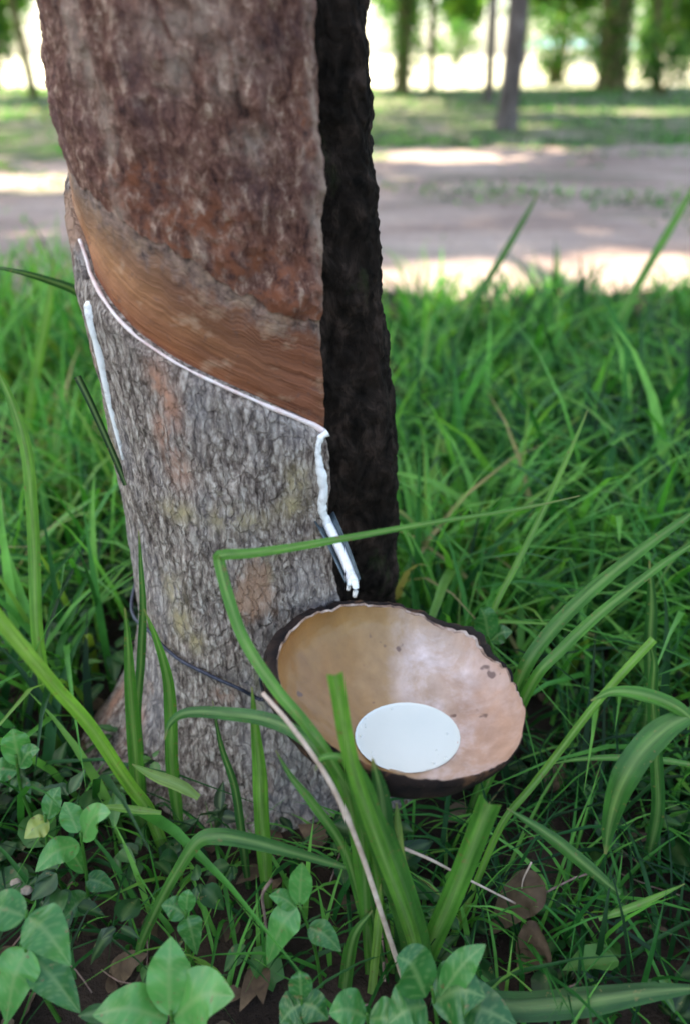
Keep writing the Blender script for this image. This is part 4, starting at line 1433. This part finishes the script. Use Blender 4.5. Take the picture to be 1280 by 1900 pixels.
weed([(318, 1878), (325, 1920)], 0.236, [((316, 1885), (318, 1738), 92, 0.72, 0.02, 0.05), ((322, 1890), (436, 1848), 118, 0.70, -0.004, 0.15), ((312, 1892), (172, 1884), 100, 0.66, -0.005, 0.12), ((320, 1895), (350, 1960), 90, 0.5, -0.02, 0.0)],
     'large pale green weed with one pointed leaf upright at the bottom edge')
weed([(150, 1545), (160, 1610), (168, 1680)], 0.32, [((152, 1560), (206, 1508), 58, 0.72, -0.01, 0.1), ((148, 1566), (66, 1618), 58, 0.66, -0.02, 0.1), ((145, 1545), (120, 1488), 48, 0.62, 0.01, 0.1), ((158, 1620), (110, 1560), 40, 0.5, 0.0, 0.1), ((160, 1630), (215, 1650), 44, 0.4, 0.0, 0.0), ((165, 1660), (120, 1705), 60, 0.45, -0.015, 0.0)],
     'bright weed with small crossed leaves left of the trunk base')
weed([(84, 1512), (95, 1600)], 0.33, [((92, 1525), (46, 1556), 50, 0.98, -0.01, 0.05), ((90, 1520), (112, 1460), 40, 0.5, 0.01, 0.1)], 'small weed with one yellowing leaf at far left')
weed([(50, 1690), (55, 1790)], 0.258, [((52, 1700), (132, 1792), 96, 0.5, -0.012, 0.15), ((48, 1700), (-40, 1690), 80, 0.45, 0.0, 0.1), ((54, 1760), (12, 1900), 92, 0.66, -0.02, 0.1), ((58, 1770), (150, 1880), 80, 0.42, -0.014, 0.0)],
     'large blue green weed in the bottom left corner')
weed([(556, 1676), (585, 1760), (600, 1840)], 0.282, [((556, 1680), (562, 1600), 50, 0.66, 0.004, 0.0), ((552, 1684), (496, 1790), 66, 0.62, -0.012, 0.12), ((550, 1684), (500, 1662), 40, 0.55, 0.0, 0.1), ((572, 1720), (634, 1766), 52, 0.45, -0.008, 0.1)],
     'pointed leaf weed below the trunk base, in the middle')
weed([(800, 1830), (810, 1900)], 0.243, [((790, 1850), (735, 1775), 96, 0.38, 0.004, 0.2), ((815, 1850), (900, 1752), 62, 0.5, 0.008, 0.05), ((800, 1860), (900, 1850), 120, 0.30, -0.006, 0.2), ((790, 1865), (720, 1900), 110, 0.4, -0.01, 0.1), ((820, 1870), (960, 1905), 110, 0.25, -0.01, 0.1)],
     'dark round-leaved weed at the bottom beneath the thick cut-off stem')
weed([(30, 1400), (45, 1480)], 0.36, [((38, 1420), (24, 1352), 58, 0.62, 0.006, 0.1), ((36, 1424), (74, 1390), 44, 0.5, 0.0, 0.1), ((34, 1430), (-30, 1440), 50, 0.45, -0.006, 0.1)], 'small square-leaved weed at the left edge above the crossed-leaf weed')
weed([(345, 1690), (352, 1770)], 0.282, [((346, 1698), (300, 1680), 48, 0.4, 0.0, 0.1), ((348, 1700), (366, 1772), 52, 0.45, -0.008, 0.1), ((346, 1694), (352, 1650), 36, 0.5, 0.005, 0.1)], 'little weed directly above the pale pointed leaf')
weed([(560, 1850), (566, 1900)], 0.246, [((560, 1862), (520, 1900), 70, 0.3, -0.006, 0.1), ((562, 1860), (610, 1892), 66, 0.34, -0.006, 0.1), ((560, 1856), (556, 1800), 50, 0.36, 0.006, 0.1)], 'dark weed at the bottom edge left of the dry stalk')
weed([(905, 1180), (915, 1240)], 0.46, [((906, 1188), (890, 1128), 52, 0.4, 0.0, 0.1), ((908, 1190), (950, 1172), 40, 0.35, 0.0, 0.1), ((910, 1200), (872, 1210), 40, 0.3, 0.0, 0.0)], 'small dark weed just behind the right rim of the cup')
weed([(680, 1880), (686, 1920)], 0.240, [((680, 1886), (610, 1880), 84, 0.5, -0.004, 0.12), ((684, 1890), (750, 1905), 80, 0.48, -0.006, 0.1)], 'pale weed leaves at the bottom edge under the dry stalk end')

# dead leaves and a pebble
def dead(b, t, w, Y, label):
    B, T_ = at(*b, Y), at(*t, Y + 0.004)
    e = (B + T_) / 2
    root_pt = np.array([e[0], e[1], e[2]])
    o = leaf('dead_leaf', B, T_, w, 0.5, None, 0.08, 0.5, 'dead')
    o.data.transform(__import__('mathutils').Matrix.Translation(-Vector([float(q) for q in root_pt])))
    o.location = Vector([float(q) for q in root_pt])
    return tag(o, label, 'leaf', 'fallen leaves')


dead((1010, 1640), (905, 1735), 86, 0.312, 'olive brown curled dead leaf on the ground right of the thick stem')
dead((200, 1830), (275, 1770), 50, 0.285, 'brown dead leaf on the soil behind the pale pointed leaf')
dead((1010, 1740), (960, 1810), 90, 0.29, 'dark reddish dead leaf below the olive brown one')
dead((330, 1165), (385, 1200), 20, 0.40, 'thin brown leaf scrap caught on the trunk above the wire') if False else None


def pebble(x, y, Y, r, label):
    c = at(x, y, Y)
    g = np.random.default_rng(int(x))
    a = np.linspace(0, 2 * np.pi, 14, endpoint=False)
    V = []
    for i, ph in enumerate(np.linspace(-1.5, 1.5, 8)):
        for q in a:
            k = 1 + 0.25 * float(noise(math.cos(q) * math.cos(ph) * 2 + x, math.sin(q) * math.cos(ph) * 2, math.sin(ph) * 2))
            V.append(c + r * k * np.array([math.cos(q) * math.cos(ph), 0.8 * math.sin(q) * math.cos(ph), 0.7 * math.sin(ph)]))
    f = [(i * 14 + j, i * 14 + (j + 1) % 14, (i + 1) * 14 + (j + 1) % 14, (i + 1) * 14 + j) for i in range(7) for j in range(14)]
    f += [tuple(range(13, -1, -1)), tuple(range(98, 112))]
    return tag(top_mesh('pebble', c, V, f, M['stone']), label, 'stone', 'pebbles')


pebble(30, 1638, 0.312, 0.0034, 'cream pebble by the left edge, upper of the pair')
pebble(50, 1652, 0.308, 0.0036, 'cream pebble by the left edge, lower of the pair')

# ------------------------------------------------------------------ the mass of grass
def blades_mass(X, Y, Hh, Wd, lean, az, seed, curve=0.6, seg=6):
    """vectorised blades; returns verts, quad faces, rnd"""
    g = np.random.default_rng(seed)
    n = len(X)
    t = np.linspace(0, 1, seg)[None, :]
    hz = lean[:, None] * Hh[:, None] * (0.35 * t + curve * t ** 2.2)
    zz_ = Hh[:, None] * (t - 0.42 * lean[:, None] * t ** 2.6)
    gx, gy = np.cos(az)[:, None], np.sin(az)[:, None]
    cx, cy = X[:, None] + hz * gx, Y[:, None] + hz * gy
    cz = gz(X, Y)[:, None] - 0.006 + np.maximum(zz_, 0)
    tw = az + np.pi / 2 + g.normal(0, 0.5, n)
    sx, sy = np.cos(tw)[:, None], np.sin(tw)[:, None]
    w = Wd[:, None] * np.clip(1.0 - t ** 2.0, 0.03, 1) * (0.55 + 0.9 * t * (1 - t) * 2)
    L = np.stack([cx - sx * w, cy - sy * w, cz + w * 0.25], -1)
    Rr = np.stack([cx + sx * w, cy + sy * w, cz + w * 0.25], -1)
    Cc = np.stack([cx, cy, cz - w * 0.15], -1)
    V = np.stack([L, Cc, Rr], 2)            # n, seg, 3, 3
    b = (np.arange(n) * seg * 3)[:, None] + np.arange(seg - 1)[None, :] * 3
    f = np.stack([np.stack([b, b + 1, b + 4, b + 3], -1), np.stack([b + 1, b + 2, b + 5, b + 4], -1)], 2).reshape(-1, 4)
    rnd = np.repeat(np.clip(g.beta(2.0, 2.4, n) - 0.22 * (Y < 0.5) + 0.55 * fbm(X * 6, Y * 6, 3.3, 3) - 0.10 * np.clip((X - 0.1) * 2, 0, 1) + 0.10 * (X < -0.1), 0, 1), seg * 3)  # foreground blades get a darker colour in place of shade
    return V, f, rnd


def blocked(V, trunk_front=0.45):
    """blades that would stand in front of the trunk or the cup"""
    mid = V[:, 1:, 1, :]
    px, py, dep = project(mid)
    front = mid[..., 1] < trunk_front
    inT = (px > 150) & (px < 770) & (py < 1400) & front
    inC = (px > 490) & (px < 1010) & (py > 1090) & (py < 1470) & (mid[..., 1] < 0.40)
    # inside the trunk or the cup
    th_d = np.hypot(mid[..., 0] - tcx(mid[..., 2]), mid[..., 1] - YT) < trad(mid[..., 2]) + 0.012
    rel = mid - CC
    q = (rel @ EX / 0.088) ** 2 + (rel @ EY / 0.085) ** 2 + ((rel @ EN) / 0.07) ** 2 < 1
    up_ = np.zeros_like(q)
    return (inT | inC | th_d | q).any(1)


def near_grass():
    g = np.random.default_rng(99)
    Vs, fs, rs, off = [], [], [], 0
    def emit(n, xr, yr, hf, wf, seed, lean=(0.25, 1.3), clump=None):
        nonlocal off
        if clump:
            cx = g.uniform(*xr, clump); cy = g.uniform(*yr, clump)
            k = g.integers(0, clump, n)
            X = cx[k] + g.normal(0, 0.035, n); Y = cy[k] + g.normal(0, 0.035, n)
        else:
            X = g.uniform(*xr, n); Y = g.uniform(*yr, n)
        Hh = hf(X, Y) * g.uniform(0.5, 1.35, n)
        Wd = wf * g.uniform(0.5, 1.4, n)
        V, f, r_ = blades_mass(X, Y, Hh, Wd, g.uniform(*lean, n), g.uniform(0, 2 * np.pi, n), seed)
        keep = ~blocked(V)
        keep &= Y < road_shape(X)[0] + 0.22 * fbm(X * 3.5, 0.4, 3.1, 3) - 0.03 + g.normal(0.0, 0.13, n)
        V, r_ = V[keep], r_.reshape(n, -1)[keep]
        n2, seg = V.shape[0], V.shape[1]
        b = (np.arange(n2) * seg * 3)[:, None] + np.arange(seg - 1)[None, :] * 3
        f = np.stack([np.stack([b, b + 1, b + 4, b + 3], -1), np.stack([b + 1, b + 2, b + 5, b + 4], -1)], 2).reshape(-1, 4)
        Vs.append(V.reshape(-1, 3)); fs.append(f + off); rs.append(r_.ravel())
        off += n2 * seg * 3
    hr = lambda x, y: np.interp(y, [0.45, 0.8, 1.3, 1.9], [0.19, 0.20, 0.15, 0.09]) * (1 + 0.5 * fbm(x * 4, y * 4, 9.3, 2))
    hl = lambda x, y: np.interp(y, [0.45, 0.8, 1.3, 1.9], [0.17, 0.18, 0.14, 0.07])
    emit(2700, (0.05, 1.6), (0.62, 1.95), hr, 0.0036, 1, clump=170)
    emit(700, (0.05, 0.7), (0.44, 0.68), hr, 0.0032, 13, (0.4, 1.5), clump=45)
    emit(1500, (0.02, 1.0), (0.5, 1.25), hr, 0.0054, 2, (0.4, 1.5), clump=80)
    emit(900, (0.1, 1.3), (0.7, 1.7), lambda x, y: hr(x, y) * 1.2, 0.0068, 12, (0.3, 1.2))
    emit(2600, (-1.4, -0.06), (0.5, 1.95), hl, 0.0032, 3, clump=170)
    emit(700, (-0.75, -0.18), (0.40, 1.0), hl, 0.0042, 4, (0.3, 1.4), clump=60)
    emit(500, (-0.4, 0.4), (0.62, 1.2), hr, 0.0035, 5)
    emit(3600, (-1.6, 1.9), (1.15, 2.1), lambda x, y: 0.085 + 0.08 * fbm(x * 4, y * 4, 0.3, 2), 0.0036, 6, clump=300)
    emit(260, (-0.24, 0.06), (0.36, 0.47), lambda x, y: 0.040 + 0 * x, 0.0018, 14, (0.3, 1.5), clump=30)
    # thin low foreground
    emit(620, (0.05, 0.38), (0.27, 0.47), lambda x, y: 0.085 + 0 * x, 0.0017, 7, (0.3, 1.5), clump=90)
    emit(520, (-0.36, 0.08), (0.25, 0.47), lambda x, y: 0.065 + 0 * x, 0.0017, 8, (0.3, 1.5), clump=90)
    emit(900, (-0.80, -0.32), (1.15, 1.85), lambda x, y: 0.23 + 0 * x, 0.0045, 15, (0.2, 1.0), clump=26)
    emit(260, (0.15, 0.75), (1.35, 1.85), lambda x, y: 0.15 + 0 * x, 0.0042, 16, (0.2, 1.1), clump=22)
    V, f, r_ = np.vstack(Vs), np.vstack(fs), np.concatenate(rs)
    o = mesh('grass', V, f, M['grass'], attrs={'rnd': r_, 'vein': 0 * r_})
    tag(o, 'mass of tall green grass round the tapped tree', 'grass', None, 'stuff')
    # straggling grass on the track itself
    n = 26000
    X = g.uniform(-3.2, 4.5, n); Y = g.uniform(1.9, 6.2, n)
    m = fbm(X * 1.1, Y * 2.0, 7.2, 4) + 0.6 * np.exp(-((X - 1.7) / 0.9) ** 2 - ((Y - 3.4) / 0.22) ** 2) - 0.4 * np.exp(-((X - 0.8) / 0.9) ** 2 - ((Y - 2.2) / 0.3) ** 2) + g.normal(0, 0.06, n) > 0.22
    X, Y = X[m], Y[m]
    V, f, r_ = blades_mass(X, Y, 0.05 * g.uniform(0.5, 1.6, len(X)), 0.006 * g.uniform(0.6, 1.5, len(X)), g.uniform(0.5, 1.6, len(X)), g.uniform(0, 6.28, len(X)), 78)
    o = mesh('sparse_grass', V.reshape(-1, 3), f, M['grass'], attrs={'rnd': r_, 'vein': 0 * r_})
    tag(o, 'sparse short grass straggling over the dirt track', 'grass', None, 'stuff')
    # low turf across the track
    n = 14000
    X = g.uniform(-7, 9, n); Y = g.uniform(5.3, 15.8, n)
    m = fbm(X * 0.6, Y * 0.9, 4.2, 3) > -0.12
    m &= Y > road_shape(X)[1] - 0.1
    X, Y = X[m], Y[m]
    V, f, r_ = blades_mass(X, Y, np.interp(Y, [5, 12, 15, 16], [0.05, 0.08, 0.12, 0.16]) * g.uniform(0.6, 1.4, len(X)), 0.009 * g.uniform(0.6, 1.5, len(X)), g.uniform(0.4, 1.5, len(X)), g.uniform(0, 6.28, len(X)), 77)
    o = mesh('turf', V.reshape(-1, 3), f, M['grass'], attrs={'rnd': r_, 'vein': 0 * r_})
    tag(o, 'patchy low turf under the trees across the dirt track', 'grass', None, 'stuff')


near_grass()


def broad_leaves(C, size, per, seed):
    g = np.random.default_rng(seed)
    n = len(C) * per
    base = np.repeat(C, per, 0)
    az = g.uniform(0, 2 * np.pi, n)
    el = g.uniform(-0.7, 0.5, n)
    d = np.stack([np.cos(az) * np.cos(el), np.sin(az) * np.cos(el), np.sin(el)], 1)
    sd = np.cross(d, np.array([0, 0, 1.0]) + g.normal(0, 0.3, (n, 3)))
    sd /= np.linalg.norm(sd, axis=1)[:, None]
    up = np.cross(sd, d)
    L = (size * np.clip(g.lognormal(-0.1, 0.34, n), 0.4, 1.35))[:, None, None, None]
    W = L * g.uniform(0.20, 0.42, n)[:, None, None, None]
    t = np.linspace(0, 1, 8)
    u = np.linspace(-1, 1, 5)
    pr = np.sin(np.pi * t ** 0.72) ** 0.8 * (1 - 0.3 * t)
    pr[0], pr[-1] = 0.06, 0.02
    T_, U_ = t[None, :, None, None], u[None, None, :, None]
    PR = pr[None, :, None, None]
    drop = g.uniform(0.05, 0.45, n)[:, None, None, None]
    fold = g.uniform(0.1, 0.5, n)[:, None, None, None]
    wv = 0.10 * np.sin(t * 14)[None, :, None, None] * np.abs(U_) * np.sign(g.normal(size=n))[:, None, None, None]
    V = base[:, None, None] + d[:, None, None] * L * (0.15 + T_) + sd[:, None, None] * W * PR * U_ + up[:, None, None] * (W * PR * (fold * np.abs(U_) + wv) - L * drop * T_ ** 2)
    b = (np.arange(n) * 40)[:, None, None] + (np.arange(7) * 5)[None, :, None] + np.arange(4)[None, None, :]
    b = b.ravel()
    f = np.stack([b, b + 1, b + 6, b + 5], 1)
    r = np.repeat(np.clip(np.repeat(g.beta(1.6, 2.2, len(C)), per) + g.normal(0, 0.10, n), 0, 1), 40)
    vein = np.tile(np.tile((np.abs(u) < 0.1) * 0.28, 8), n)
    return V.reshape(-1, 3), f, r, vein


def low_cover():
    g = np.random.default_rng(55)
    n = 900
    X = g.uniform(-0.42, 0.45, n); Y = g.uniform(0.24, 0.75, n)
    d = fbm(X * 9, Y * 9, 2.2, 3)
    m = (d > 0.02) | (X < -0.08) & (d > -0.15)
    m &= np.hypot(X - tcx(0.0), Y - YT) > 0.12
    X, Y = X[m], Y[m]
    Z = gz(X, Y) + g.uniform(0.004, 0.05, len(X)) * (0.6 + 0.6 * (X < -0.05))
    C = np.stack([X, Y, Z], 1)
    rel = C - CC
    C = C[((rel @ EX / 0.1) ** 2 + (rel @ EY / 0.1) ** 2 + (rel @ EN / 0.09) ** 2) > 1]
    px, py, _ = project(C)
    C = C[~((px > 480) & (px < 1000) & (py < 1480) & (C[:, 1] < 0.4))]
    V1, f1, rn1, v1 = broad_leaves(C[::2], 0.025, 3, 56)
    V2, f2, rn2, v2 = broad_leaves(C[1::2], 0.016, 4, 57)
    V, f, rn, vn = np.vstack([V1, V2]), np.vstack([f1, f2 + len(V1)]), np.concatenate([rn1, rn2]), np.concatenate([v1, v2])
    # widen into broad leaflets
    o = mesh('ground_cover', V, f, M['cover'], attrs={'rnd': rn, 'vein': vn})
    tag(o, 'low dark leafy ground cover between the weeds', 'plants', None, 'stuff')
    n = 520
    X = g.uniform(-0.45, 0.5, n); Y = g.uniform(0.2, 1.0, n)
    C = np.stack([X, Y, gz(X, Y) + g.uniform(0.002, 0.009, n)], 1)
    C = C[np.hypot(X - tcx(0.0), Y - YT) > 0.13]
    V, f, rn, _v = broad_leaves(C, 0.022, 1, 58)
    o = mesh('leaf_litter', V, f, M['dead'], attrs={'rnd': rn})
    tag(o, 'brown leaf litter on the dark soil', 'leaves', None, 'stuff')
    mb = MB()
    for q in range(80):
        x, y = g.uniform(-0.4, 0.45), g.uniform(0.25, 0.8)
        if math.hypot(x - float(tcx(0.0)), y - YT) < 0.13: continue
        c = np.array([x, y, float(gz(x, y)) + g.uniform(0.002, 0.02)])
        a_ = g.uniform(0, 6.28); l_ = g.uniform(0.02, 0.07)
        d_ = np.array([math.cos(a_), math.sin(a_), g.uniform(-0.15, 0.35)]) * l_
        V, f = tube(spline([c, c + d_ * 0.5 + g.normal(0, 0.003, 3), c + d_], 5), g.uniform(0.0004, 0.0009), 5)
        mb.add(V, f)
    V, f, _ = mb.out()
    tag(mesh('straw', V, f, M['twig']), 'bits of dry straw scattered through the weeds', 'straw', None, 'stuff')


low_cover()

# ------------------------------------------------------------------ render settings
sc.cycles.use_denoising = True
try:
    sc.cycles.denoiser = 'OPENIMAGEDENOISE'
except Exception:
    pass
sc.cycles.max_bounces = 8
sc.cycles.diffuse_bounces = 4
sc.cycles.transmission_bounces = 4
sc.cycles.sample_clamp_indirect = 6
sc.cycles.filter_width = 1.8
